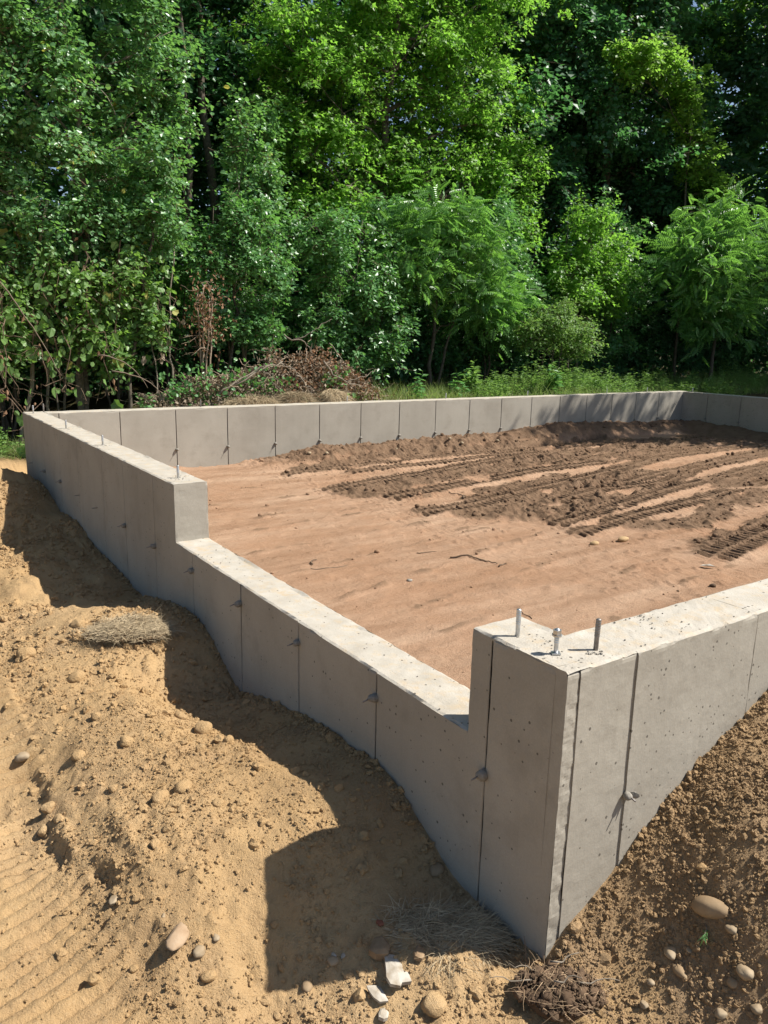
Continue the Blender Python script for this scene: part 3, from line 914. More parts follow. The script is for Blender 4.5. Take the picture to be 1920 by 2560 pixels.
def scatter(name, pts, size, mat, seed):
    """Uncountable crumbs: one point mesh, small lumps set on the points by geometry nodes."""
    me = bpy.data.meshes.new(name)
    me.vertices.add(len(pts)); me.vertices.foreach_set("co", np.ascontiguousarray(pts, dtype=np.float32).ravel())
    at = me.attributes.new("size", 'FLOAT', 'POINT'); at.data.foreach_set("value", np.ascontiguousarray(size, dtype=np.float32))
    o = link(name, me, None, None, kind="stuff")
    ng = bpy.data.node_groups.new(name, 'GeometryNodeTree')
    ng.interface.new_socket("Geometry", in_out='INPUT', socket_type='NodeSocketGeometry')
    ng.interface.new_socket("Geometry", in_out='OUTPUT', socket_type='NodeSocketGeometry')
    nd = ng.nodes; lk = ng.links.new
    gi = nd.new("NodeGroupInput"); go = nd.new("NodeGroupOutput")
    join = nd.new("GeometryNodeGeometryToInstance")
    for k_ in range(6):
        ic = nd.new("GeometryNodeMeshIcoSphere"); ic.inputs["Subdivisions"].default_value = 2
        sp = nd.new("GeometryNodeSetPosition"); lk(ic.outputs[0], sp.inputs["Geometry"])
        nz = nd.new("ShaderNodeTexNoise"); nz.noise_dimensions = '4D'; nz.inputs["W"].default_value = k_ * 3.7 + seed; nz.inputs["Scale"].default_value = 1.5
        sb = nd.new("ShaderNodeVectorMath"); sb.operation = 'SUBTRACT'; sb.inputs[1].default_value = (.5, .5, .5)
        ml = nd.new("ShaderNodeVectorMath"); ml.operation = 'SCALE'; ml.inputs["Scale"].default_value = 2.6
        lk(nz.outputs["Color"], sb.inputs[0]); lk(sb.outputs[0], ml.inputs[0]); lk(ml.outputs[0], sp.inputs["Offset"])
        sm = nd.new("GeometryNodeSetMaterial"); sm.inputs["Material"].default_value = mat; lk(sp.outputs[0], sm.inputs[0])
        lk(sm.outputs[0], join.inputs[0])
    iop = nd.new("GeometryNodeInstanceOnPoints"); iop.inputs["Pick Instance"].default_value = True
    rv = nd.new("FunctionNodeRandomValue"); rv.data_type = 'INT'; rv.inputs[4].default_value = 0; rv.inputs[5].default_value = 5
    rr = nd.new("FunctionNodeRandomValue"); rr.data_type = 'FLOAT_VECTOR'; rr.inputs[1].default_value = (6.28, 6.28, 6.28)
    na = nd.new("GeometryNodeInputNamedAttribute"); na.data_type = 'FLOAT'; na.inputs[0].default_value = "size"
    lk(gi.outputs[0], iop.inputs["Points"]); lk(join.outputs[0], iop.inputs["Instance"]); lk(rv.outputs[2], iop.inputs["Instance Index"])
    eu = nd.new("FunctionNodeEulerToRotation"); lk(rr.outputs[0], eu.inputs[0]); lk(eu.outputs[0], iop.inputs["Rotation"])
    rs = nd.new("FunctionNodeRandomValue"); rs.data_type = 'FLOAT_VECTOR'; rs.inputs[0].default_value = (.55, .55, .45); rs.inputs[1].default_value = (1.2, 1.2, 1.0); rs.inputs["Seed"].default_value = 7
    vs = nd.new("ShaderNodeVectorMath"); vs.operation = 'SCALE'; lk(rs.outputs[0], vs.inputs[0]); lk(na.outputs[0], vs.inputs["Scale"])
    lk(vs.outputs[0], iop.inputs["Scale"]); lk(iop.outputs[0], go.inputs[0])
    md = o.modifiers.new("crumbs", 'NODES'); md.node_group = ng
    return o


rng = np.random.default_rng(11)
n_c = 4600
cx = rng.uniform(-1.45, 1.3, n_c); cy = rng.uniform(-.75, 1, n_c)
half = n_c // 2
cy[half:] = rng.uniform(.2, 3.4, n_c - half); cx[half:] = rng.uniform(-1.5, .0, n_c - half)
size = np.minimum(.0050 * (1 - rng.random(n_c)) ** (-1 / 2.2), .024)
dens = fbm(cx, cy, .32, 3, 95)
lay = np.maximum(sstep(-1.0, -1.12, cx) * (1 - sstep(1.35, 1.6, cy)) * sstep(.2, .45, cy), 0)
okm = (rng.random(n_c) < (sstep(-.35, .45, dens) * .9 + .08) * (1 - .6 * (cy < 0) * (cx > .02))) & ~((cx > -.012) & (cy > -.012)) & (rng.random(n_c) > lay * .85)
cx, cy, size = cx[okm], cy[okm], size[okm]
cz = ground_h(cx, cy)
clods = Soup()
for x, y, z, r in zip(cx, cy, cz, size):
    v, f = tmpl[int(rng.integers(3))] if r > .012 else tmpl[int(rng.integers(3, 12))]
    a = rng.uniform(0, 6.28); c_, s_ = math.cos(a), math.sin(a)
    v = v * (r * rng.uniform(.8, 1.2), r * rng.uniform(.6, 1), r * rng.uniform(.5, .85))
    v = np.stack([v[:, 0] * c_ - v[:, 1] * s_, v[:, 0] * s_ + v[:, 1] * c_, v[:, 2]], -1)
    clods.add(v + (x, y, z + r * .08), f)
allv = np.concatenate(clods.v)
mo = np.clip(sstep(-.1, .1, allv[:, 0]) * (1 - sstep(-.05, .12, allv[:, 1])) * .7, 0, 1)
link("loose_clods", make_mesh("loose_clods", allv, np.concatenate(clods.f), [M_GROUND], None, {"moist": mo, "litter": np.zeros(len(allv))}, False),
     kind="stuff")


def crumb_field(name, n, x0, x1, y0, y1, smin, power, smax, mat, seed, mask):
    rng = np.random.default_rng(seed)
    x = rng.uniform(x0, x1, n); y = rng.uniform(y0, y1, n)
    k_ = rng.random(n) < mask(x, y)
    x, y = x[k_], y[k_]
    sz = np.minimum(smin * (1 - rng.random(len(x))) ** (-1 / power), smax)
    scatter(name, np.stack([x, y, ground_h(x, y) + sz * .15], -1), sz, mat, seed)


_lay = lambda x, y: sstep(-1.0, -1.12, x) * (1 - sstep(1.35, 1.6, y)) * sstep(.2, .45, y)
crumb_field("soil_crumbs", 60000, -1.45, .02, -.5, 1.9, .0014, 2.1, .008, M_GROUND, 12,
            lambda x, y: (sstep(-.5, .3, fbm(x, y, .25, 3, 96)) * .9 + .1) * (1 - .85 * np.maximum(_lay(x, y), sstep(-0.945, -0.975, x) * (y > 1.75))) * ~((x > -.008) & (y > -.008)))
crumb_field("soil_crumbs", 46000, -1.3, 0, 1.7, 7.2, .0026, 2.1, .020, M_GROUND, 14, lambda x, y: sstep(-.45, .4, fbm(x, y, .35, 3, 97)) * (x < -.02) * (.25 + .75 * sstep(1.7, 3.2, y)) * (1 - .9 * sstep(-0.945, -0.975, x) * (y < 2.7)))
crumb_field("bank_crumbs", 90000, -.02, 1.35, -.8, .0, .0013, 2.1, .0085, M_BANK, 13, lambda x, y: (.35 + .65 * sstep(-.4, .2, fbm(x, y, .12, 2, 98))) * (y < -.012))
crumb_field("bank_crumbs", 70000, -.02, 2.9, -1.9, .0, .0020, 2.1, .011, M_BANK, 15,
            lambda x, y: (.3 + .7 * sstep(-.4, .2, fbm(x, y, .16, 2, 98))) * (y < -.012) * ((x > 1.33) | (y < -.78)) * (1 - sstep(1.6, 2.8, x)) * (1 - sstep(-1.0, -1.85, y)))
crumb_field("soil_crumbs", 34000, -2.7, -1.40, -.7, 4.0, .0024, 2.1, .014, M_GROUND, 16, lambda x, y: sstep(-.4, .4, fbm(x, y, .35, 3, 97)) * (1 - sstep(-1.8, -2.6, x)))
rng = np.random.default_rng(61)
n = 2600
y = rng.uniform(0, 7.3, n) ** 1.0 * rng.random(n) ** .35; x = -np.abs(rng.normal(.004, .022, n)) - .004
sz = np.minimum(.0024 * (1 - rng.random(n)) ** (-1 / 1.9), .014)
scatter("spilled_soil", np.stack([x, y, ground_h(x, y) + sz * .3], -1), sz, M_GROUND, 61)
n = 1200
x = rng.uniform(0, 1.8, n); y = -np.abs(rng.normal(.004, .02, n)) - .006
sz = np.minimum(.0022 * (1 - rng.random(n)) ** (-1 / 1.9), .012)
scatter("spilled_soil", np.stack([x, y, ground_h(x, y) + sz * .3], -1), sz, M_BANK, 62)
rock1 = [rock(930 + i, 1, .5, .6) for i in range(8)]
fcl = Soup()
n_c = 26000
cx = rng.uniform(.3, 10.6, n_c); cy = rng.uniform(.3, 7.1, n_c)
cz, cm = floor_h(cx, cy)
okm = rng.random(n_c) < .015 + .55 * cm
cx, cy, cz, cm = cx[okm], cy[okm], cz[okm], cm[okm]
size = np.minimum(.006 * (1 - rng.random(len(cx))) ** (-1 / 2.3), .032) * np.where(cm > .3, 1, .7)
for x, y, z, r in zip(cx, cy, cz, size):
    v, f = rock1[int(rng.integers(8))]
    v = v * (r, r * rng.uniform(.6, 1), r * rng.uniform(.5, .9))
    fcl.add(v + (x, y, z + r * .2), f, 0, min(1, .35 + cm.max() * 0))
allv = np.concatenate(fcl.v)
link("floor_clods", make_mesh("floor_clods", allv, np.concatenate(fcl.f), [M_FLOOR], None,
     {"moist": np.repeat(np.clip(cm + rng.uniform(-.3, .2, len(cm)), 0, 1), len(rock1[0][0]))}, True), kind="stuff")


# ------------------------------------------------------------------ leaves and trees
def leaf_tmpl(kind):
    if kind == 'ovate':
        v = [(0, 0, 0), (-.30, .42, .07), (.30, .42, .07), (0, 1, -.05)]
        f = [(0, 3, 1), (0, 2, 3)]
    elif kind == 'round':
        v = [(0, 0, 0), (-.40, .30, .06), (-.33, .74, .05), (0, 1, -.06), (.33, .74, .05), (.40, .30, .06)]
        f = [(0, 3, 2), (0, 2, 1), (0, 4, 3), (0, 5, 4)]
    elif kind == 'maple':
        v = [(0, 0, 0), (-.54, .40, .07), (-.17, .50, .0), (0, 1.05, -.07), (.17, .50, .0), (.54, .40, .07)]
        f = [(0, 2, 1), (0, 5, 4), (0, 4, 2), (2, 4, 3)]
    elif kind == 'broad':
        v = [(0, 0, 0), (-.42, .45, .08), (.42, .45, .08), (0, 1, -.06)]
        f = [(0, 3, 1), (0, 2, 3)]
    elif kind == 'grape':
        v = [(0, .06, 0), (-.30, -.10, -.03), (-.55, .25, .04), (-.40, .48, .0), (-.38, .80, .03), (0, 1, -.08), (.38, .80, .03), (.40, .48, 0),
             (.55, .25, .04), (.30, -.10, -.03), (0, .4, .05)]
        f = [(10, i + 1, i) for i in range(0, 9)] + [(10, 0, 9)]
    elif kind == 'narrow':
        v = [(0, 0, 0), (-.13, .4, .03), (.13, .4, .03), (0, 1, -.06)]
        f = [(0, 3, 1), (0, 2, 3)]
    elif kind == 'pinnate':
        v = []; f = []
        n_ = 7
        for i in range(n_):
            y = .12 + .80 * i / n_
            L = .30 * (1 - .45 * (i / n_) ** 2)
            for sd in (-1, 1):
                b = len(v); dx, dy = .88 * sd * L, .42 * L
                zz = -.10 * (i / n_) ** 2
                v += [(0, y, zz), (sd * L * .42 - .0, y + .02 + .16 * L - .05, zz + .02), (sd * L * .42, y + .02 + .16 * L + .065, zz + .02), (dx, y + dy, zz - .05)]
                f += ([(b, b + 3, b + 1), (b, b + 2, b + 3)] if sd > 0 else [(b, b + 1, b + 3), (b, b + 3, b + 2)])
        b = len(v)
        v += [(0, .93, -.1), (-.05, 1.02, -.1), (.05, 1.02, -.1), (0, 1.18, -.16)]; f += [(b, b + 3, b + 1), (b, b + 2, b + 3)]
        b = len(v); v += [(-.008, 0, 0), (.008, 0, 0), (0, .95, -.1)]; f += [(b, b + 1, b + 2)]
    return np.array(v, float), np.array(f)


TM = {k_: leaf_tmpl(k_) for k_ in ('ovate', 'broad', 'round', 'maple', 'grape', 'narrow', 'pinnate')}


def put_leaves(kind, pos, d, nrm, size, tone):
    v, f = TM[kind]
    d = d / (np.linalg.norm(d, axis=1)[:, None] + 1e-9)
    x = np.cross(d, nrm); x /= np.linalg.norm(x, axis=1)[:, None] + 1e-9
    z = np.cross(x, d)
    V = pos[:, None, :] + size[:, None, None] * (v[None, :, 0, None] * x[:, None, :] + v[None, :, 1, None] * d[:, None, :] + v[None, :, 2, None] * z[:, None, :])
    F = f[None] + (np.arange(len(pos)) * len(v))[:, None, None]
    return V.reshape(-1, 3), F.reshape(-1, 3), np.repeat(tone, len(v))


def sublobes(rng, lobes, n=7, k=.46):
    out = []
    for (x, y, z, rx, ry, rz) in lobes:
        u = rng.normal(0, 1, (n, 3)); u /= np.linalg.norm(u, axis=1)[:, None]
        for q in u:
            f_ = k * rng.uniform(.75, 1.3)
            out.append((x + q[0] * rx * .68, y + q[1] * ry * .68, z + q[2] * rz * .68, rx * f_, ry * f_, rz * f_ * .8))
    return out


def shoots(rng, lobes, step, n=9):
    P = []; D = []
    for (x, y, z, rx, ry, rz) in lobes:
        for _ in range(n):
            u = rng.normal(0, 1, 3) + (0, -.25, .15); u /= np.linalg.norm(u)
            p = np.array([x, y, z]) + u * (rx, ry, rz) * .8
            d = u * (1, 1, .6) + (0, 0, rng.uniform(-.2, .75)) + rng.normal(0, .25, 3); d /= np.linalg.norm(d)
            L = rng.uniform(.35, .95) * (rx + rz) * .5
            for k_ in range(max(3, int(L / step * 2.4))):
                P.append(p + d * L * (k_ + rng.random()) / max(3, int(L / step * 2.4)) + rng.normal(0, .035, 3)); D.append(d + rng.normal(0, .45, 3))
    D = np.array(D)
    return np.array(P), D / np.linalg.norm(D, axis=1)[:, None]


def lobe_points(rng, lobes, per_m2, shell=.45, gap=.0):
    P = []; D = []
    for (x, y, z, rx, ry, rz) in lobes:
        n = int(per_m2 * (rx * rz + ry * rz + rx * ry) * 1.3) + 3
        u = rng.normal(0, 1, (n, 3)); u /= np.linalg.norm(u, axis=1)[:, None]
        r = shell + (1 - shell) * rng.random(n) ** .6
        r *= 1 + .28 * (noise3(u * 1.7 + (x, y, z), 1.6, 33))
        P.append(u * r[:, None] * (rx, ry, rz) + (x, y, z)); D.append(u)
    return np.concatenate(P), np.concatenate(D)


def sprays(rng, P, D, kind, leaf, n_leaf, length, droop=.25, flat=.65, tone=(0, 1), twig_mat=1, soup=None, twigs=True, jitter=.35, mat=0):
    """Small leafy twigs: leaves alternate left and right along each."""
    S = len(P)
    d = D * (1, 1, .45) + rng.normal(0, .35, (S, 3)); d[:, 2] -= droop * .5
    d /= np.linalg.norm(d, axis=1)[:, None]
    L = length * rng.uniform(.6, 1.25, S)
    k_ = np.arange(n_leaf)
    t = (k_ + .5) / n_leaf
    up = np.array([0, 0, 1.0])
    side = np.cross(d, up); side /= np.linalg.norm(side, axis=1)[:, None] + 1e-9
    base = P - d * L[:, None] * .6
    pos = base[:, None, :] + d[:, None, :] * (L[:, None] * t[None])[..., None]
    pos[..., 2] -= droop * (L[:, None] * t[None] ** 2)
    sg = np.where(k_ % 2 == 0, 1.0, -1.0)
    ld = d[:, None, :] * .55 + side[:, None, :] * sg[None, :, None] * .8 + rng.normal(0, jitter, (S, n_leaf, 3))
    ld[..., 2] -= .3 * droop + .15
    nm = up[None, None, :] * flat + D[:, None, :] * (1 - flat) + rng.normal(0, jitter, (S, n_leaf, 3))
    pos = pos + ld * leaf * .35 + rng.normal(0, leaf * .35, (S, n_leaf, 3))
    sz = leaf * rng.uniform(.55, 1.15, (S, n_leaf)) * rng.uniform(.75, 1.3, S)[:, None]
    sp_t = rng.uniform(tone[0], tone[1], S)[:, None] * .6 + rng.uniform(tone[0], tone[1], (S, n_leaf)) * .4
    v, f, tt = put_leaves(kind, pos.reshape(-1, 3), ld.reshape(-1, 3), nm.reshape(-1, 3), sz.ravel(), sp_t.ravel())
    soup.add(v, f, mat, tt)
    if twigs:                                         # three-sided twig wedge per spray
        a = base; b = base + d * L[:, None]; b[:, 2] -= droop * L
        w = .0022 + .0025 * rng.random(S)
        o1 = side * w[:, None]; o2 = np.cross(side, d) * w[:, None]
        tv = np.stack([a + o1, a - o1 * .5 + o2, a - o1 * .5 - o2, b], 1).reshape(-1, 3)
        q = np.arange(S)[:, None] * 4
        tf = np.concatenate([q + [0, 1, 3], q + [1, 2, 3], q + [2, 0, 3]])
        soup.add(tv, tf, twig_mat, .5)


def tree(name, label, category, base, lobes, kind, leaf, leaf_mat, seed, dens=26, n_leaf=12, length=.30, trunk_r=.07, lean=(0, 0), droop=.25,
         bark=None, group=None, flat=.6, shell=.45, top=None, tone=(0, 1), twigs=True, limb_sub=2, jitter=.35, extra=None, stems=1, vis=True):
    rng = np.random.default_rng(seed)
    bark = bark or M_BARK
    bx, by = base
    bz = gh(bx, by) - .08
    root = thing(name, label, category, (bx, by, bz), group)
    org = np.array([bx, by, bz])
    lobes = [l if len(l) == 6 else (l[0], l[1], l[2], l[3], min(l[3], l[4]) * 1.0, l[4]) for l in lobes]
    ztop = top if top else max(l[2] + l[5] * .5 for l in lobes)
    wood = Soup()
    zc = np.array([[l[0], l[1], l[2]] for l in lobes])
    cen = zc.mean(0)
    for sidx in range(stems):
        off = rng.normal(0, .12, 2) if sidx else np.zeros(2)
        tp = np.array([cen[0] * .7 + bx * .3 + lean[0] + off[0] * 3, cen[1] * .7 + by * .3 + lean[1], ztop])
        pts = wander(rng, org + (off[0], off[1], 0), tp, 14, .16 * max(.4, min(1, (ztop - bz) / 4)))
        rr = np.linspace(trunk_r, trunk_r * .22, 14) * (1 if sidx == 0 else .7)
        rr[0] *= 1.25
        v, f = tube(pts, rr, 9); wood.add(v, f, 0)
        for l in (lobes if sidx == 0 else []):
            c = np.array(l[:3])
            k_ = int(np.clip(np.searchsorted(pts[:, 2], c[2] - .45 * np.linalg.norm(c[:2] - pts[7, :2]) - .25), 2, 12))
            st = pts[k_]; r0 = rr[k_] * .55
            lp = wander(rng, st, c + rng.normal(0, .1, 3) * l[3], 8, .12 * np.linalg.norm(c - st), 0)
            v, f = tube(lp, np.linspace(r0, max(.006, r0 * .3), 8), 6); wood.add(v, f, 0)
            for _ in range(limb_sub * 2):
                q = lp[int(rng.integers(3, 8))]
                u = rng.normal(0, 1, 3); u /= np.linalg.norm(u)
                e = c + u * np.array(l[3:6]) * .8
                v, f = tube(wander(rng, q, e, 6, .1 * np.linalg.norm(e - q)), np.linspace(max(.006, r0 * .32), .003, 6), 5); wood.add(v, f, 0)
    wood.v = [v - org for v in wood.v]
    link("trunk", wood.mesh("trunk", [bark], True), root)
    cr = Soup()
    P, D = lobe_points(rng, sublobes(rng, lobes, 9, .40), dens * .80, shell * .8)
    P2, D2 = lobe_points(rng, lobes, dens * .13, .75)
    P3, D3 = shoots(rng, lobes, length)
    P, D = np.concatenate([P, P2, P3]), np.concatenate([D, D2, D3])
    sprays(rng, P, D, kind, leaf, n_leaf, length, droop, flat, tone, 1, cr, twigs, jitter)
    if extra:
        extra(rng, cr)
    cr.v = [v - org for v in cr.v]
    link("crown", cr.mesh("crown", [leaf_mat, M_TWIG, L_YELLOW], False), root)
    return root


def sh(l, dx=0, dy=0, dz=0, k_=1.0):
    return [(a + dx, b + dy, c + dz, r * k_, s_ * k_) for a, b, c, r, s_ in l]


LOB = {
 'viny': [(0.61, 9.0, 3.43, 0.58, 0.63), (1.33, 9.0, 3.66, 0.71, 0.71), (2.02, 9.0, 4.1, 0.45, 0.62), (0.9, 9.0, 2.59, 0.82, 0.6), (1.79, 9.0, 2.97, 0.63, 0.68), (2.28, 9.0, 3.47, 0.23, 0.35), (0.45, 9.0, 1.93, 0.49, 0.49), (1.23, 9.0, 2.0, 0.73, 0.45), (2.1, 9.0, 2.19, 0.47, 0.41), (0.66, 9.0, 4.2, 0.52, 0.41), (1.53, 9.1, 5.2, 1.06, 0.8), (-.3, 9.1, 4.2, .6, .7), (-.2, 9.1, 2.7, .5, .8), (.2, 9.2, 5.4, .9, .8)],
 'vinyflap': [(0.24, 8.8, 1.18, 0.32, 0.32), (0.86, 8.8, 1.42, 0.6, 0.27), (1.63, 8.8, 1.52, 0.34, 0.34), (-.3, 8.8, 1.5, .3, .5), (.15, 8.8, .75, .22, .3), (.95, 8.8, .95, .25, .3), (1.35, 8.8, .6, .22, .25), (-.55, 8.7, .7, .3, .5), (1.75, 8.8, 1.0, .2, .3)],
 'aspen': [(3.48, 9.6, 3.48, 0.19, 0.39), (3.87, 9.6, 3.05, 0.27, 0.4), (3.61, 9.6, 2.7, 0.33, 0.33)],
 'bush1': [(3.32, 9.3, 2.27, 0.55, 0.45), (3.49, 9.3, 1.6, 0.56, 0.53), (3.09, 9.3, 1.01, 0.46, 0.29), (2.84, 9.3, 1.81, 0.32, 0.38), (3.7, 9.4, .9, .4, .35)],
 'maple': [(4.95, 11, 5.45, 0.81, 0.74), (6.16, 11, 5.84, 0.93, 0.77), (7.51, 11, 5.84, 0.9, 0.9), (5.63, 11, 4.62, 1.0, 0.85), (7.05, 11, 4.56, 0.98, 0.9), (8.6, 11, 5.44, 1.03, 0.95), (9.56, 11, 4.96, 0.72, 0.72), (6.19, 11, 3.69, 1.04, 0.64), (7.92, 11, 3.75, 1.03, 0.77), (9.29, 11, 3.76, 0.72, 0.72), (5.11, 11, 3.83, 0.61, 0.54), (6.5, 11, 7.2, 1.9, 1.1), (9.05, 11, 7.0, 1.11, 1.02), (5.9, 10.9, 3.0, .7, .5), (8.4, 10.8, 2.9, .8, .6), (9.9, 10.9, 3.1, .7, .6), (4.9, 11, 3.0, .4, .5), (10.2, 11, 4.2, .6, .6)],
 'dark': [(12.28, 11.5, 5.59, 1.2, 1.41), (14.17, 11.5, 6.57, 1.37, 1.16), (13.64, 11.5, 4.54, 1.59, 1.38), (16.15, 11.5, 5.17, 1.37, 1.71), (11.79, 11.5, 3.36, 0.92, 1.02), (15.37, 11.5, 3.27, 1.36, 0.91), (12.12, 11.5, 7.0, 1.08, 0.88), (14.27, 11.5, 8.1, 1.24, 0.83), (10.93, 11.5, 1.94, 0.91, 0.71), (13.29, 11.5, 9.38, 2.47, 1.48), (13.4, 11.8, 2.2, 1.3, .9), (17.3, 12, 3.4, 1.2, 1.2), (18.2, 12, 5.6, 1.2, 1.4), (12.2, 11.3, 2.4, .9, .7), (14.6, 11.2, 2.0, 1.0, .7), (16.4, 11.3, 2.4, 1.0, .8), (11.2, 11.4, 4.0, .8, .8), (18.6, 11.8, 7.4, 1.3, 1.2)],
 'fringe': [(14.13, 10.2, 6.0, 0.4, 0.6), (14.72, 10.2, 5.07, 0.41, 0.82), (15.35, 10.2, 4.07, 0.43, 0.64), (12.37, 10.2, 6.38, 0.56, 0.47), (13.39, 10.2, 6.58, 0.43, 0.48)],
 'edge': [(20.91, 12.5, 6.21, 0.93, 1.6), (20.67, 12.5, 8.23, 0.91, 1.55), (19.34, 12.5, 9.1, 0.99, 0.99), (21.31, 12.5, 4.5, 0.82, 1.09), (20.5, 12.5, 3.0, .9, .8)],
 'sumac1': [(7.07, 9.6, 2.79, 0.7, 0.47), (7.61, 9.6, 2.17, 0.88, 0.64), (8.31, 9.6, 1.42, 0.67, 0.5), (6.61, 9.6, 2.09, 0.54, 0.54)],
 'bush2': [(4.83, 9.6, 2.37, 0.64, 0.5), (5.35, 9.6, 1.72, 0.81, 0.66), (4.84, 9.6, 1.07, 0.58, 0.51), (5.89, 9.6, 1.1, 0.61, 0.61), (5.37, 9.6, 0.5, 0.6, 0.38)],
 'sap': [(10.73, 9.6, 2.82, 0.54, 0.63), (10.29, 9.6, 2.1, 0.54, 0.54), (11.61, 9.6, 2.36, 0.51, 0.56), (11.0, 9.6, 1.7, 0.88, 0.51)],
 'sumac2': [(13.53, 8.8, 3.26, 0.57, 0.47), (13.05, 8.8, 2.5, 0.75, 0.66), (14.54, 8.8, 2.42, 0.79, 0.79), (14.19, 8.8, 1.64, 1.09, 0.59), (15.56, 8.8, 2.68, 0.41, 0.82)],
 'shrub': [(9.26, 8.9, 1.2, 0.5, 0.42), (9.92, 8.9, 0.8, 0.43, 0.43), (8.7, 8.9, 0.94, 0.33, 0.33)],
}

# far woods behind everything: one mass nobody could count, dense enough to close the view
rng = np.random.default_rng(71)
s = Soup()
lob = []
for ang in np.arange(-14, 84, 2.6):
    for rr_, zz in ((19, .3), (20, 1.6), (19.5, 3.2), (20, 4.8), (20.5, 6.4), (20.5, 8.2), (21, 10), (21, 12)):
        a = math.radians(ang + rng.uniform(-1.2, 1.2)); r = rr_ + 3.0 * sstep(30, 60, ang) + rng.uniform(-1, 1.5)
        lob.append((-1.4 + r * math.sin(a), -1.2 + r * math.cos(a), zz + rng.uniform(-.5, .5), 1.3, 1.1, 1.3))
P, D = lobe_points(rng, lob, 6.5, .2)
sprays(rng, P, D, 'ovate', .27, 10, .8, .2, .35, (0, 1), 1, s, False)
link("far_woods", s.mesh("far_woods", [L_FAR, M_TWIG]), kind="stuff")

# back row of tall trees: three grown from scratch, the others turned copies of them
BACK = [((2.4, 12.2), 'tall dark tree standing deep behind the leafy tree at the left', 0, 0, 1.0),
        ((5.6, 13.4), 'tall dark tree behind the left half of the bright maple', 1, 0, 1.0),
        ((10.9, 12.9), 'tall dark tree in the gap between the bright and the shaded maple', 2, 0, 1.0),
        ((8.3, 13.6), 'tall dark tree behind the right half of the bright maple', 0, 2.1, 1.05),
        ((13.8, 14.6), 'tall dark tree behind the shaded maple right of centre', 1, 1.2, 1.1),
        ((17.2, 14.2), 'tall dark tree behind the large sumac at the right', 2, 2.6, 1.1),
        ((20.6, 15.5), 'tall dark tree behind the sunlit tree at the right edge', 0, 4.0, 1.15),
        ((-.6, 11.4), 'tall dark tree at the far left behind the hanging vines', 1, 3.6, .95),
        ((.9, 13.4), 'tall dark tree right behind the leafy tree, between it and the far woods', 2, 1.0, 1.05),
        ((-3.2, 12.6), 'tall dark tree left of all others, beyond the left edge', 2, 4.4, 1.0),
        ((4.0, 14.8), 'farthest dark tree seen through the gap beside the bare trunks', 2, 5.5, 1.1)]
protos = {}
for (x, y), lb, pi, rz, sc_ in BACK:
    if pi not in protos:
        rng = np.random.default_rng(500 + pi)
        lobes = []
        for i in range(20):
            z = .3 + 11 * (i + rng.random()) / 20; rad = rng.uniform(.85, 1.3)
            lobes.append((x + rng.normal(0, .85), y + rng.normal(0, .7), z, rad, rad, rad * .8))
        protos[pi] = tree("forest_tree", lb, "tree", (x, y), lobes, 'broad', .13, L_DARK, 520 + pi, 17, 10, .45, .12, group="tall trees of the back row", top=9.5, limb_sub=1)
    else:
        src = protos[pi]
        r = src.copy(); COL.objects.link(r); r.location = (x, y, gh(x, y) - .08); r.rotation_euler = (0, 0, rz); r.scale = (sc_, sc_, sc_); r["label"] = lb
        for ch in list(src.children):
            c = ch.copy(); COL.objects.link(c); c.parent = r

# two bare dark trunks in the gap left of the maple
for (x, y, r, lb) in ((3.55, 11.6, .085, 'slim dark trunk in the shaded gap left of the bright maple, left of the pair'),
                      (4.0, 12.0, .11, 'thicker dark trunk in the shaded gap beside the bright maple, right of the pair')):
    tree("forest_tree", lb, "tree", (x, y), [(x, y, 7.4, 1.3, 1.2, 1.2), (x - .5, y + .2, 6.2, .7, .7, .5)], 'maple', .09, L_DARK, int(x * 100), 14, 9, .36, r,
         top=7.6, group="bare trunks in the gap")

tree("maple_tree", "tall bright yellow-green maple tree lit from behind, centre of the wood edge", "tree", (6.9, 11.3), LOB['maple'], 'maple', .082, L_MAPLE, 21, 76, 12, .34, .12, droop=.2)
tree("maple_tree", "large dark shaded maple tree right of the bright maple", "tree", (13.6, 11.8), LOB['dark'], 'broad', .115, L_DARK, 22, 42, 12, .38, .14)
tree("maple_tree", "yellow-green maple crown added for the backlit top of the dark shaded maple", "tree", (14.0, 12.9), [(12.4, 12.5, 7.0, 1.0, .8), (14.5, 12.5, 7.9, 1.1, .8), (13.5, 12.4, 6.3, .9, .6), (15.9, 12.6, 7.2, 1.0, .8), (13.4, 12.8, 8.9, 1.3, .9), (17.2, 12.7, 8.4, 1.0, .9), (11.3, 12.3, 6.2, .7, .7)], 'maple', .10, L_MAPLE, 34, 46, 12, .36, .10)  # added crown; its brighter leaves carry the dark maple's backlit patches
tree("vine_tree", "narrow column of bright green climbing vine in front of the shaded maple", "vine", (15.0, 10.3), LOB['fringe'], 'round', .085, L_VINE, 23, 95, 11, .30, .04)
tree("edge_tree", "tall sunlit tree cut by the right edge of the picture", "tree", (20.6, 12.7), LOB['edge'], 'broad', .12, L_VINE, 24, 36, 11, .40, .12)
tree("leafy_tree", "tall tree with small round glossy leaves at the left of the wood edge", "tree", (1.15, 9.35), LOB['viny'], 'round', .060, L_ROUND, 25, 108, 13, .30, .065, bark=M_PALEBARK, limb_sub=3)
tree("vine_curtain", "curtain of round-leaved vine under the leafy tree at the left", "vine", (.75, 9.0), LOB['vinyflap'], 'round', .07, L_GRAPE, 26, 110, 10, .28, .02, droop=.6, stems=3)
tree("aspen_sapling", "slim upright sapling with pale round leaves in the gap beside the bright maple", "sapling", (3.6, 9.75), LOB['aspen'], 'round', .058, L_ROUND, 27, 130, 12, .30, .025, bark=M_PALEBARK, stems=2)
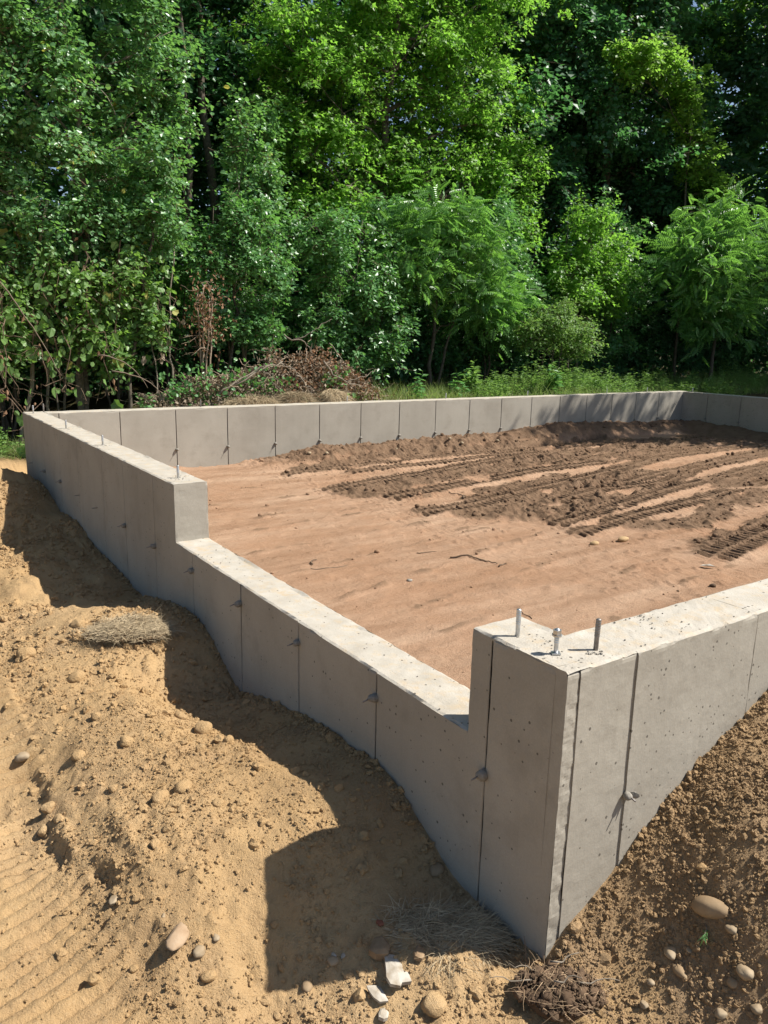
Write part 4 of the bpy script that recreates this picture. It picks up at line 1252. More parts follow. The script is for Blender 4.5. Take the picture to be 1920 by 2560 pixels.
tree("bush", "dense green maple bush behind the left end of the brush pile", "bush", (3.2, 9.5), LOB['bush1'], 'maple', .066, L_BUSH, 28, 150, 12, .28, .03, stems=3)
tree("bush", "broad dark green bush behind the right end of the brush pile", "bush", (5.2, 9.9), LOB['bush2'], 'ovate', .078, L_BUSH, 29, 170, 12, .28, .035, stems=3)
tree("sumac_tree", "sunlit sumac with long feathery leaves in the middle of the wood edge", "tree", (7.2, 9.9), LOB['sumac1'], 'pinnate', .27, L_SUMAC, 30, 52, 5, .32, .04, droop=.35, jitter=.55, stems=2)
tree("maple_sapling", "small bushy maple sapling standing alone before the shaded maple", "sapling", (10.9, 9.8), LOB['sap'], 'maple', .08, L_MAPLE, 31, 120, 12, .28, .03, stems=2, tone=(0, .7))
tree("sumac_tree", "large sunlit sumac with feathery leaves standing on grass at the right edge", "tree", (14.3, 9.0), LOB['sumac2'], 'pinnate', .30, L_SUMAC, 32, 44, 5, .36, .045, droop=.4, jitter=.55)
tree("shrub", "rounded small-leaved shrub on the grass right of the feathery sumac", "shrub", (9.4, 9.1), LOB['shrub'], 'ovate', .062, L_WEED, 33, 190, 12, .24, .02, stems=3, tone=(0, .5))
for i, (x, y, lobes, kd, lf, mt, nm, lb, ct) in enumerate([
        (2.55, 10.3, [(2.5, 10.2, 2.0, .55, .6), (2.7, 10.3, 1.2, .55, .5), (2.3, 10.2, 2.9, .4, .5)], 'maple', .07, L_BUSH, 'sapling', 'leafy sapling in the gap between the vine curtain and the maple bush', 'sapling'),
        (6.3, 10.3, [(6.2, 10.3, 2.6, .6, .6), (6.4, 10.3, 1.7, .6, .6), (6.2, 10.2, .8, .6, .5)], 'ovate', .08, L_BUSH, 'bush', 'tall green bush between the broad bush and the middle sumac', 'bush'),
        (8.9, 10.3, [(8.7, 10.3, 2.9, .7, .6), (9.2, 10.2, 2.0, .7, .6), (9.0, 10.2, 1.1, .7, .6)], 'maple', .085, L_BUSH, 'bush', 'tall green bush between the middle sumac and the maple sapling', 'bush'),
        (12.4, 10.4, [(12.2, 10.4, 3.0, .7, .6), (12.6, 10.3, 2.0, .8, .6), (12.3, 10.2, 1.1, .8, .6)], 'maple', .095, L_BUSH, 'bush', 'tall green bush between the maple sapling and the large sumac', 'bush'),
        (17.0, 10.6, [(16.8, 10.6, 3.4, 1.0, .8), (17.3, 10.4, 2.2, 1.0, .8), (17.0, 10.2, 1.1, 1.0, .7)], 'ovate', .11, L_BUSH, 'bush', 'big green bush behind the grass at the right edge', 'bush'),
        (.2, 9.9, [(.1, 9.9, 2.2, .7, .6), (.5, 9.9, 1.3, .7, .5), (-.5, 9.9, 1.4, .6, .6)], 'round', .075, L_BUSH, 'bush', 'green bush in the shade behind the vine curtain at the far left', 'bush'),
        (1.7, 9.9, [(1.6, 9.9, 1.5, .5, .5), (1.9, 9.9, .8, .5, .5)], 'ovate', .075, L_BUSH, 'bush', 'low green bush behind the curved stem', 'bush'),
        (4.3, 10.8, [(4.2, 10.8, 3.2, .5, .6), (4.5, 10.9, 2.4, .5, .6), (4.3, 10.8, 4.0, .4, .5)], 'round', .075, L_ROUND, 'sapling', 'slender sapling with pale round leaves in front of the bare trunks', 'sapling')]):
    tree(nm, lb, ct, (x, y), lobes, kd, lf, mt, 560 + i, 110, 11, .28, .025, stems=2)
# low dark undergrowth that fills the foot of the wood
for i, (x, y, r, lb) in enumerate([(4.6, 10.4, .8, 'low dark shrub in the shade under the bright maple, behind the broad bush'), (7.3, 10.6, .85, 'low dark shrub in the shade behind the feathery sumac in the middle'),
                                   (9.0, 10.6, .9, 'low dark shrub in the shade left of the maple sapling'), (12.3, 10.5, .9, 'low dark shrub in the shade right of the maple sapling'),
                                   (16.4, 10.8, 1.0, 'low dark shrub in the shade behind the large sumac at the right'), (2.0, 10.6, .8, 'low dark shrub deep in the shade under the leafy tree at the left'), (.3, 10.4, .9, 'low dark shrub in the shade behind the pale slanting stem'),
                                   (-1.0, 10.2, .9, 'low dark shrub in the shade at the far left edge'), (14.3, 11.0, 1.0, 'low dark shrub in the shade behind the left part of the large sumac'),
                                   (18.4, 11.0, 1.1, 'low dark shrub in the shade at the far right edge'), (3.6, 10.6, .8, 'low dark shrub in the shade at the foot of the bare trunks')]):
    tree("undergrowth_shrub", lb, "shrub", (x, y), [(x - r * .5, y, .5, r * .7, r * .5), (x + r * .5, y, .6, r * .7, r * .55), (x, y, 1.2, r * .7, r * .5)], 'ovate', .095, L_DARK,
         600 + i, 95, 10, .3, .02, group="low shrubs in the shade", stems=3)
# trees standing right of the site, out of the picture: they shade the far corner
for i, (x, y, lobes) in enumerate([
        (15.4, 2.4, [(12.7, 3.8, 6.8, .7, .6, .5), (13.6, 3.6, 6.7, .9, .8, .7), (14.6, 3.4, 6.5, 1.0, .9, .8), (15.5, 3.2, 6.3, 1.1, 1.0, .9), (14.9, 2.6, 6.2, .8, .8, .7), (16.4, 3.0, 6.2, 1.2, 1.1, 1.0), (15.8, 2.2, 5.6, .8, .8, .6)]),
        (20.8, 7.8, [(18.2, 9.0, 10.6, 1.9, 1.8, 1.6), (19.6, 8.6, 11.6, 1.5, 1.5, 1.2), (17.6, 9.2, 11.4, 1.3, 1.3, 1.0), (20.2, 8.2, 9.6, 1.5, 1.4, 1.2)]),
        (20.0, 3.2, [(19.0, 3.8, 8.6, 1.5, 1.3, 1.1), (20, 3.6, 10, 1.5, 1.3, 1.2), (20.6, 3.0, 8.0, 1.4, 1.3, 1.1)])]):
    tree("side_tree", ["tall tree beside the right wall of the foundation, nearest to it", "tall tree at the right beyond the far corner of the foundation", "tallest tree standing well to the right of the foundation"][i],
         "tree", (x, y), lobes, 'maple', .15, L_BUSH, 640 + i, 16, 9, .45, .12, limb_sub=1)

# ------------------------------------------------------------------ single stones and clods
STONES = [
    (0.327, -0.271, 0.0458, 0.0301, 'cobble', 'big brown rounded cobble half buried in the loose bank on the right'),
    (0.23, -0.234, 0.0188, 0.0226, 'pale', 'pale round stone with soil on its top, below the big cobble'),
    (0.215, -0.275, 0.0166, 0.0216, 'cobble', 'tan egg-shaped stone lying just below the soil-topped pale stone'),
    (0.255, -0.269, 0.0106, 0.0075, 'pale', 'small flat white pebble between the soil-topped stone and the green sprig'),
    (0.32, -0.342, 0.0171, 0.0122, 'pale', 'pale wedge-shaped stone next to the green sprig under the big cobble'),
    (0.285, -0.405, 0.0219, 0.019, 'pale', 'pale squarish stone near the right edge below the wedge-shaped stone'),
    (0.26, -0.392, 0.0142, 0.0119, 'cobble', 'brown stone tucked in the shadow under the pale squarish stone'),
    (0.159, -0.228, 0.0118, 0.0124, 'pale', 'small pointed grey stone right of the dark root clod'),
    (0.108, -0.25, 0.0122, 0.0104, 'pale', 'small blunt pale stone low down between root clod and bank'),
    (0.209, -0.399, 0.0182, 0.0117, 'pale', 'pale angular stone at the bottom edge of the picture on the bank'),
    (0.268, -0.458, 0.0151, 0.0128, 'pale', 'grey angular stone in the bottom right corner'),
    (0.383, -0.203, 0.0162, 0.0123, 'clod', 'rough tan clod above the big brown cobble'),
    (-0.85, 0.712, 0.0075, 0.0149, 'pale', 'slim upright white pebble on the sunlit slope at the left'),
    (-0.831, 0.629, 0.0265, 0.053, 'lump', 'long pinkish mortar lump lying down the sunlit slope at the left'),
    (-0.799, 0.561, 0.0183, 0.0196, 'pale', 'smooth cream stone beside the lower end of the pinkish lump'),
    (-0.745, 0.571, 0.0126, 0.0126, 'pale', 'small round cream stone right of the pinkish lump'),
    (-0.943, 0.877, 0.0162, 0.0253, 'pale', 'pale oblong stone on the ledge above the rolled track'),
    (-0.793, 0.938, 0.0177, 0.0207, 'clod', 'tan egg-shaped clod alone in the middle of the sunlit slope'),
    (-0.669, 1.036, 0.0187, 0.018, 'clod', 'round tan clod below the biggest clod of the slope'),
    (-0.624, 1.148, 0.0293, 0.0277, 'clod', 'biggest round clod at the top of the lower sunlit slope'),
    (-0.552, 1.001, 0.0221, 0.0158, 'clod', 'flat tan clod right of the biggest round clod'),
    (-0.702, 1.157, 0.029, 0.0306, 'clod', 'lumpy tan clod left of the biggest round clod'),
    (-0.959, 0.648, 0.0143, 0.0117, 'clod', 'small clod with a dark shadow beside the lower rolled track'),
    (-0.798, 0.497, 0.0243, 0.0153, 'clod', 'crumbling tan clod low on the slope below the cream stone'),
    (-0.664, 0.348, 0.0126, 0.0126, 'clod', 'small clod in the sun under the lower edge of the pier shadow'),
    (-0.565, 0.358, 0.0155, 0.0168, 'cobble', 'round brown stone in the shadow close to its lower left corner'),
    (-0.481, 0.356, 0.0185, 0.0125, 'pale', 'flat oval stone in the shadow beside two white chips'),
    (-0.331, 0.085, 0.0348, 0.0285, 'clod', 'large tan clod at the bottom edge between the flakes and the root clod'),
    (-0.7, 2.345, 0.0382, 0.0349, 'clod', 'large blocky clod on the flat left of the grassy mound'),
    (-0.695, 2.165, 0.0272, 0.021, 'clod', 'smaller clod just below the large blocky clod'),
    (-0.566, 2.85, 0.0442, 0.0319, 'clod', 'rough clod directly left of the matted grass on the mound'),
    (-0.84, 2.776, 0.0492, 0.0375, 'clod', 'wide crumbly clod near the left edge below the far shadow'),
    (-0.405, 1.778, 0.0362, 0.0181, 'clod', 'flat clod at the edge of the wall shadow under the mound'),
    (-0.386, 1.574, 0.0402, 0.0345, 'clod', 'wide rounded clod at the shadow edge right of the flat one'),
    (-0.346, 1.396, 0.0258, 0.0203, 'clod', 'small clod farther right along the shadow edge'),
    (-0.687, 1.605, 0.0329, 0.0238, 'clod', 'angular clod throwing a long shadow in the middle of the left flat'),
    (-0.734, 1.866, 0.0252, 0.0194, 'clod', 'small clod left above the angular clod with the long shadow'),
    (-1.017, 1.911, 0.0339, 0.0216, 'pale', 'pale flat stone beside the cleat marks at the left edge'),
    (-0.852, 1.68, 0.0291, 0.0254, 'clod', 'rounded clod on the ledge right of the pale flat stone'),
    (-0.468, 1.38, 0.0215, 0.0179, 'clod', 'small clod below the wide rounded clod at the shadow edge'),
    (-0.811, 1.358, 0.0201, 0.0167, 'clod', 'small clod on the slope right of the ledge'),
    (-1.002, 1.516, 0.0288, 0.0255, 'clod', 'top piece of the heap of broken clods on the ledge'),
    (-1.032, 1.441, 0.0231, 0.0248, 'clod', 'lower left piece of the heap of broken clods on the ledge'),
    (-0.988, 1.409, 0.0214, 0.0181, 'clod', 'right piece of the heap of broken clods on the ledge'),
    (-0.032, 0.451, 0.0256, 0.0226, 'cobble', 'round dark stone in the shade close to the left wall face'),
    (-0.444, 2.112, 0.0324, 0.0216, 'clod', 'low clod on the sunlit mound below the matted grass'),
]
KIND = {'cobble': (M_COBBLE, 'stone', 'stone', .20, .35), 'pale': (M_PALESTONE, 'stone', 'stone', .26, .6), 'clod': (M_GROUND, 'soil_clod', 'clod', .30, .5),
        'lump': (M_LUMP, 'mortar_lump', 'mortar lump', .5, .7)}
for i, (x, y, rx, ry, kd, lb) in enumerate(STONES):
    mt, nm, ct, amp, fac = KIND[kd]
    ry = ry * (1.2 if kd != 'lump' else 1.1); rz = min(rx, ry) * (.80 if kd != 'lump' else .45)
    big = rx > .04 and kd == 'cobble'
    if big:
        rx, ry, rz = .050, .027, .030
    v, f = rock(1200 + i, 3, amp, fac, (rx, ry, rz))
    v = v + np.stack([noise3(v / rx, 3.5, 60 + i)] * 3, -1) * v * (.16 if kd == 'clod' else .05)
    a = math.radians(-34.5 + (random.Random(i).uniform(-22, 22))) if not big else math.radians(-72)
    o = link(nm, make_mesh(nm, v, f, [mt], None, {"moist": np.zeros(len(v)), "litter": np.zeros(len(v))}, True), None, (x, y, gh(x, y) + rz * (.25 if kd != 'lump' else .1)))
    o.rotation_euler = (random.Random(i + 50).uniform(-.2, .2), random.Random(i + 90).uniform(-.2, .2), a)
    o["label"] = lb; o["category"] = ct


def flake(x, y, w, h, th, mt, name, label, cat, rot, tilt=(0, 0), seed=0, n=11, up=.0):
    """Thin broken slab with a ragged outline."""
    rng = np.random.default_rng(seed)
    a = np.sort(np.linspace(0, 2 * np.pi, n, endpoint=False) + rng.uniform(-.22, .22, n))
    r = rng.uniform(.62, 1.08, n)
    out = np.stack([np.cos(a) * r * w / 2, np.sin(a) * r * h / 2], -1)
    inn = out * .62
    zt = lambda q: th * (.5 + .35 * fbm(q[:, 0] * 20 + seed, q[:, 1] * 20, 1.0, 2, seed))
    v = np.concatenate([np.c_[out * .97, -np.full(n, th * .5)], np.c_[out, zt(out) * .6], np.c_[inn, zt(inn)], [[0, 0, th * .6]], [[0, 0, -th * .5]]])
    f = []
    for i in range(n):
        j = (i + 1) % n
        f += [(i, j, n + j), (i, n + j, n + i), (n + i, n + j, 2 * n + j), (n + i, 2 * n + j, 2 * n + i), (2 * n + i, 2 * n + j, 3 * n), (j, i, 3 * n + 1)]
    o = link(name, make_mesh(name, v, np.array(f), [mt], None, None, False), None, (x, y, gh(x, y) + th * .5 + up))
    o.rotation_euler = (tilt[0], tilt[1], math.radians(rot)); o["label"] = label; o["category"] = cat
    return o


flake(-.369, .205, .075, .125, .016, M_FLAKE, "mortar_flake", "largest whitish mortar flake, half in the shadow below the dry grass", "mortar flake", -20, (.05, .1), 3)
flake(-.436, .199, .042, .070, .010, M_FLAKE, "mortar_flake", "narrow bright white mortar flake in the sun, left of the largest one", "mortar flake", 15, (.1, 0), 4, 8)
flake(-.447, .152, .036, .034, .012, M_FLAKE, "mortar_flake", "small speckled white mortar flake in the sun at the bottom edge", "mortar flake", 40, (.1, .1), 5, 9)
flake(-.472, .372, .018, .022, .006, M_FLAKE, "mortar_chip", "left of two tiny white chips above the oval stone in the shadow", "mortar chip", 10, (.2, 0), 6, 7)
flake(-.450, .354, .026, .014, .006, M_FLAKE, "mortar_chip", "right of two tiny white chips above the oval stone in the shadow", "mortar chip", 30, (.2, 0), 7, 7)
flake(-.366, .292, .070, .085, .030, M_BROWNBLOCK, "crust_block", "brown slab of crusted soil left of the dry grass in the shadow", "soil slab", -25, (.15, .1), 8, 9)
flake(-.298, .197, .050, .052, .016, M_BROWNBLOCK, "crust_block", "thin brown triangular slab right of the largest mortar flake", "soil slab", 10, (.1, .15), 9, 6)
flake(-.325, .352, .022, .026, .008, mat_simple("red_brick", [(.3, (.16, .055, .03)), (.7, (.26, .10, .06))], 30, .9), "brick_chip", "tiny reddish brick chip at the left edge of the dry grass", "brick chip", 0, (.2, .1), 10, 7)


# ------------------------------------------------------------------ dry grass, roots, twigs
def blades(soup, rng, roots, dirs, lens, width, droop, tone=(0, 1), mat=0, seg=3):
    roots = np.asarray(roots, float); n = len(roots)
    d = dirs / (np.linalg.norm(dirs, axis=1)[:, None] + 1e-9)
    side = np.cross(d, rng.normal(0, .4, (n, 3)) + (0, 0, 1)); side /= np.linalg.norm(side, axis=1)[:, None] + 1e-9
    t = np.linspace(0, 1, seg + 1)
    c = roots[:, None, :] + d[:, None, :] * (lens[:, None] * t[None])[..., None]
    bend = np.cross(d, side); cur = rng.normal(0, .22, n)
    c = c + bend[:, None, :] * (cur[:, None] * lens[:, None] * t[None] ** 2)[..., None]
    cs = rng.normal(0, .22, n)
    c = c + side[:, None, :] * (cs[:, None] * lens[:, None] * t[None] ** 2)[..., None]
    c[..., 2] -= droop * lens[:, None] * t[None] ** 2
    w = width * (1 - .85 * t)[None, :, None] * rng.uniform(.6, 1.3, n)[:, None, None]
    v = np.stack([c - side[:, None, :] * w, c + side[:, None, :] * w], 2).reshape(n, -1, 3)
    k_ = np.arange(seg) * 2
    f = np.stack([k_, k_ + 1, k_ + 3, k_ + 2], -1)
    F = (f[None] + (np.arange(n) * 2 * (seg + 1))[:, None, None]).reshape(-1, 4)
    soup.add(v.reshape(-1, 3), F, mat, np.repeat(rng.uniform(tone[0], tone[1], n), 2 * (seg + 1)))


def grass_mat(name, label, cx, cy, rx, ry, rot, h, n, blen, width, seed, main=None, mound=0.0, tone=(0, 1)):
    """A torn-off sod: low soil hump with matted dry blades lying over it."""
    rng = np.random.default_rng(seed)
    z0 = gh(cx, cy)
    root = thing(name, label, "dry grass", (cx, cy, z0))
    c_, s_ = math.cos(rot), math.sin(rot)
    v, f = rock(seed, 3, .55, .3, (rx * .80, ry * .80, h * .8))
    v = np.stack([v[:, 0] * c_ - v[:, 1] * s_, v[:, 0] * s_ + v[:, 1] * c_, v[:, 2]], -1)
    link("sod", make_mesh("sod", v, f, [M_BROWNBLOCK], None, None, True), root)
    r = np.sqrt(rng.random(n)) * (1 + .12 * rng.normal(0, 1, n)); a = rng.uniform(0, 6.283, n)
    lx, ly = r * np.cos(a) * rx, r * np.sin(a) * ry
    zz = h * np.sqrt(np.clip(1 - r ** 2, .02, 1)) * 1.02
    px, py = lx * c_ - ly * s_, lx * s_ + ly * c_
    gz = ground_h(px + cx, py + cy, False) - z0
    base = np.stack([px, py, np.maximum(zz, gz + .006) + rng.uniform(0, h * .35, n)], -1)
    if main is None:
        d = np.stack([px / rx, py / ry, np.zeros(n)], -1) + rng.normal(0, .6, (n, 3)) * (1, 1, .25)
    else:
        d = np.array(main, float)[None] + rng.normal(0, .5, (n, 3)) * (1, 1, .3)
        sw = vnoise(px * 14 + 3, py * 14 + 9, 5) * 2 - 1
        d[:, 0] += sw * .9; d[:, 1] -= sw * .5
    d[:, 2] = d[:, 2] * .5 + .12
    s = Soup()
    blades(s, rng, base, d, blen * rng.uniform(.4, 1.3, n), width, .30, tone)
    link("dry_blades", s.mesh("dry_blades", [M_STRAW]), root, kind="stuff")
    return root


grass_mat("grass_sod", "matted clump of dry grass on the crest of the sunlit soil mound", -.385, 2.56, .22, .12, -.55, .036, 3400, .080, .0012, 31, (.5, .25, 0))
grass_mat("grass_sod", "flattened patch of dry grass in the shadow at the foot of the corner pier", -.170, .235, .160, .115, -.55, .020, 3200, .075, .0011, 32, (.6, -.45, 0), tone=(.2, 1))
grass_mat("grass_sod", "low brown grass hummock behind the back wall, below the brush pile", 2.90, 8.05, .36, .20, .0, .11, 2200, .16, .0022, 33)
grass_mat("grass_sod", "dark lumpy sod behind the back wall right of the low hummock", 3.52, 8.10, .28, .2, .1, .15, 1800, .15, .0022, 34, tone=(0, .6))
grass_mat("grass_sod", "pale straw tuft drooping behind the back wall at the right end of the sods", 4.12, 8.15, .18, .18, .0, .17, 2000, .22, .0024, 35, (.4, -.3, -.5), tone=(.5, 1))

rng = np.random.default_rng(41)
rc = thing("root_clod", "dark peaty clod full of torn roots at the foot of the near corner", "root clod", (-.03, -.085, gh(-.03, -.085)))
s = Soup()
pk = [rock(1500 + i, 1 if i > 3 else 2, .7, .6) for i in range(10)]
for i in range(900):                                    # crumbly body
    a = rng.uniform(0, 6.283); r = math.sqrt(rng.random()) * (1 + .25 * vnoise(np.array([a * 1.3]), np.array([2.0]), 4)[0])
    q = np.array([math.cos(a) * r * .105, math.sin(a) * r * .075, 0])
    x = q[0] * .82 + q[1] * .57; y = -q[0] * .57 + q[1] * .82
    sz = min(.0035 * (1 - rng.random()) ** (-1 / 1.9), .020)
    v, f = pk[int(rng.integers(4)) if sz > .011 else int(rng.integers(4, 10))]
    top = .045 * math.sqrt(max(0, 1 - (r / 1.2) ** 2))
    s.add(v * sz * np.array([1, rng.uniform(.6, 1), rng.uniform(.6, .9)]) + (x, y, top * rng.uniform(.55, 1.05)), f, 0)
v, f = rock(1599, 3, .35, 0, (.095, .070, .042)); s.add(np.stack([v[:, 0] * .82 + v[:, 1] * .57, -v[:, 0] * .57 + v[:, 1] * .82, v[:, 2]], -1), f, 0)
link("peat", s.mesh("peat", [M_DARKCLOD], True), rc, kind="stuff")
s = Soup()
for i in range(210):
    a = rng.uniform(0, 6.283); r = math.sqrt(rng.random()) * 1.15
    q = np.array([math.cos(a) * r * .11, math.sin(a) * r * .08])
    x = q[0] * .82 + q[1] * .57; y = -q[0] * .57 + q[1] * .82
    p0 = np.array([x, y, .03 + .035 * max(0, 1 - r)])
    p1 = p0 + rng.normal(0, 1, 3) * (.026, .026, .018)
    v, f = tube(wander(rng, p0, p1, 4, .006), np.linspace(.0007, .0003, 4) * rng.uniform(.7, 1.8), 4, False)
    s.add(v, f, 0, rng.random())
link("fine_roots", s.mesh("fine_roots", [M_ROOT]), rc, kind="stuff")
for i, (p0, p1, r) in enumerate([((.02, .06, .05), (.09, .02, .075), .0030), ((-.03, .0, .06), (.02, -.05, .085), .0026), ((-.06, .05, .04), (-.16, .11, .05), .0022),
                                 ((.03, -.03, .05), (.13, -.09, .05), .0024), ((-.02, .07, .03), (-.10, .10, .075), .0018)]):
    v, f = tube(wander(rng, p0, p1, 7, .012), np.linspace(r, r * .4, 7), 6)
    link("root", make_mesh("root", v, f, [M_PALEBARK], None, None, True), rc)
v, f = tube(wander(rng, (-.02, .02, -.93), (-.045, .045, -.80), 8, .010), np.linspace(.0024, .001, 8), 6)
o = link("upright_twig", make_mesh("upright_twig", v, f, [M_DRYTWIG], None, None, True))
o["label"] = "thin dry twig standing upright against the shaded foot of the near corner"; o["category"] = "twig"

# a small green sprig torn out and lying on the bank
sp = thing("green_sprig", "small wilted green sprig lying below the big cobble on the bank", "sprig", (.289, -.291, gh(.289, -.291) + .012))
v, f = tube(wander(rng, (.03, .02, .012), (-.03, -.01, .0), 8, .006), np.linspace(.0012, .0008, 8), 5)
link("stem", make_mesh("stem", v, f, [M_PALEBARK], None, None, True), sp)
for i in range(9):
    q = rng.uniform(0, 1); p0 = np.array([-.03 + .04 * q, -.01 + .012 * q, .004])
    s = Soup(); blades(s, rng, [p0], rng.normal(0, 1, (1, 3)) * (1, 1, .25) + (-.5, -.3, .1), np.array([rng.uniform(.014, .03)]), .0035, .2, (.2, .9))
    link("leaf", s.mesh("leaf", [L_BUSH]), sp)

# sticks, a dead leaf and a stone on the dirt floor
def stick(name, label, pts, r, seed, mt=None, cat="stick", n=9, wob=.02):
    rng = np.random.default_rng(seed)
    pp = []
    for a, b in zip(pts[:-1], pts[1:]):
        w = wander(rng, (a[0], a[1], 0), (b[0], b[1], 0), n, wob)
        w[:, 2] = floor_h(w[:, 0], w[:, 1])[0] + r * .8 + np.abs(rng.normal(0, r * .5, n)); pp.append(w[:-1] if b is not pts[-1] else w)
    p = np.concatenate(pp)
    v, f = tube(p, np.linspace(r, r * .45, len(p)), 6)
    c = p.mean(0)
    o = link(name, make_mesh(name, v - c, f, [mt or M_TWIG], None, None, True), None, tuple(c))
    o["label"] = label; o["category"] = cat
    return o


stick("stick", "longest dark stick lying across the middle of the dirt floor", [(1.93, 2.80), (2.06, 2.66), (2.10, 2.50)], .0075, 1)
stick("stick", "short forked stick on the floor close to the far door jamb", [(1.01, 3.13), (1.10, 3.24)], .006, 2)
stick("stick", "thin pale straw near the short forked stick on the floor", [(.95, 3.05), (1.2, 3.0)], .003, 3, M_DRYTWIG, "straw")
stick("stick", "slim stick left of the longest dark stick, pointing up the floor", [(1.80, 3.02), (1.95, 2.98)], .004, 4)
stick("stick", "bent twig standing out of the churned soil between the tracks", [(3.30, 4.28), (3.42, 4.42), (3.40, 4.62)], .008, 5)
stick("stick", "small dark twig end beside the longest stick", [(2.08, 2.46), (2.16, 2.47)], .006, 6)
stick("stick", "hair-thin twig on the floor near the corner pier", [(1.55, 1.62), (1.60, 1.78)], .0025, 7)
for i, (x, y, sx, sy, lb, mt, ct, nm) in enumerate([
        (2.964, 1.43, .026, .022, "dark round stone on the floor beside the near wall", M_DARKCLOD, "stone", "stone"),
        (1.374, 2.525, .02, .016, "small grey stone on the floor behind the low door sill", M_STUB, "stone", "stone"),
        (2.70, 1.50, .012, .01, "tiny dark stone left of the round one by the near wall", M_DARKCLOD, "stone", "stone"),
        (3.42, 2.50, .06, .035, "flat tan slab of dried soil at the front edge of the tracks", M_CLOD, "soil slab", "soil_slab"),
        (3.15, 2.55, .045, .03, "second flat slab of dried soil left of the bigger one at the track edge", M_CLOD, "soil slab", "soil_slab")]):
    v, f = rock(1700 + i, 2, .25, .4, (sx, sy, min(sx, sy) * .7))
    o = link(nm, make_mesh(nm, v, f, [mt], None, None, True), None, (x, y, fh(x, y) + min(sx, sy) * .35)); o["label"] = lb; o["category"] = ct
v, f = TM_G = (np.array([(0, -1, .05), (-.45, -.3, .25), (-.38, .5, .22), (0, 1, .1), (.42, .45, .2), (.45, -.35, .3), (0, 0, 0)], float) * (.035, .055, .05),
               np.array([(6, i + 1, i) for i in range(5)] + [(6, 0, 5)]))
o = link("dry_leaf", make_mesh("dry_leaf", v, f, [M_FLAKE]), None, (3.325, 1.707, fh(3.325, 1.707) + .012)); o.rotation_euler = (0, 0, .9)
o["label"] = "curled whitish dead leaf lying alone on the floor near the right tracks"; o["category"] = "leaf"
# pebbles strewn on the berm by the back wall
rng = np.random.default_rng(52)
for i, (x, y) in enumerate([(3.05, 6.85), (3.25, 6.78), (4.35, 6.86), (5.2, 6.83), (5.35, 6.75), (6.05, 6.8)]):
    v, f = rock(1800 + i, 2, .15, .3, (.028, .024, .02))
    o = link("stone", make_mesh("stone", v, f, [M_PALESTONE], None, None, True), None, (x, y, fh(x, y) + .012))
    o["label"] = ["leftmost pale stone in the soil heaped along the back wall", "pale stone just right of the leftmost one in the berm",
                  "pale stone in the middle of the berm, left of the close pair", "left stone of the close pair in the berm by the back wall",
                  "right stone of the close pair in the berm by the back wall", "rightmost pale stone in the berm by the back wall"][i]; o["category"] = "stone"; o["group"] = "stones in the berm by the back wall"

# ------------------------------------------------------------------ grass and weeds at the edge of the wood
rng = np.random.default_rng(81)
s = Soup()
n = 30000
x = rng.uniform(4.2, 20, n); y = 7.45 + rng.random(n) ** 1.3 * 3.2
keep = rng.random(n) < sstep(4.2, 6.0, x) * (.45 + .55 * sstep(-.3, .3, fbm(x, y, .6, 2, 82)))
x, y = x[keep], y[keep]; n = len(x)
z = ground_h(x, y, False) - .01
L = rng.uniform(.09, .30, n) * (1 + .9 * sstep(-.1, .5, fbm(x, y, 1.1, 2, 83))) * (.7 + .5 * sstep(7.5, 8.6, y))
d = rng.normal(0, .38, (n, 3)); d[:, 2] = 1
blades(s, rng, np.stack([x, y, z], -1), d, L, .0042, .25, (0, 1), 0, 2)
n = 3500
x = rng.uniform(-1.2, 1.3, n); y = rng.uniform(8.0, 9.2, n)
d = rng.normal(0, .5, (n, 3)); d[:, 2] = 1
blades(s, rng, np.stack([x, y, ground_h(x, y, False) - .01], -1), d, rng.uniform(.08, .28, n), .004, .3, (.3, 1))
link("grass", s.mesh("grass", [L_GRASS]), kind="stuff")


def weed_clump(name, label, cat, x, y, h, rad, n_st, kind, leaf, mt, seed, per=16, group=None, leafdroop=.2, lean=.12):
    """Many upright stems from one root stock, leaves all the way up."""
    rng = np.random.default_rng(seed)
    z = gh(x, y) - .02
    root = thing(name, label, cat, (x, y, z), group)
    st = Soup(); lf = Soup()
    for _ in range(n_st):
        a = rng.uniform(0, 6.283); r = math.sqrt(rng.random()) * rad
        b = np.array([math.cos(a) * r, math.sin(a) * r, 0]); hh = h * rng.uniform(.6, 1.1) * (1 - .35 * r / max(rad, .01))
        t = b + (rng.normal(0, lean) * hh + b[0] * .4, rng.normal(0, lean) * hh + b[1] * .4, hh)
        p = wander(rng, b, t, 6, .03)
        v, f = tube(p, np.linspace(.005, .0018, 6), 4, False)
        if n_st <= 8:
            link("stem", make_mesh("stem", v, f, [L_WEED], None, {"tone": np.full(len(v), .4)}), root)
        else:
            st.add(v, f, 0)
        k_ = per; tt = rng.uniform(.12, 1.0, k_)
        idx = tt * 5; i0 = np.minimum(idx.astype(int), 4)
        pos = p[i0] + (p[i0 + 1] - p[i0]) * (idx - i0)[:, None]
        an = np.arange(k_) * 2.4 + rng.uniform(0, 6)
        ld = np.stack([np.cos(an), np.sin(an), rng.uniform(-.1, .6, k_) - leafdroop], -1)
        nm = np.stack([rng.normal(0, .3, k_), rng.normal(0, .3, k_), np.ones(k_)], -1)
        v, f, tn = put_leaves(kind, pos, ld, nm, leaf * rng.uniform(.6, 1.2, k_) * (1.1 - .5 * tt), rng.uniform(0, 1, k_))
        lf.add(v, f, 0, tn)
    if st.v:
        link("stems", st.mesh("stems", [L_WEED]), root, kind="stuff")
    link("leaves", lf.mesh("leaves", [mt]), root, kind="stuff")


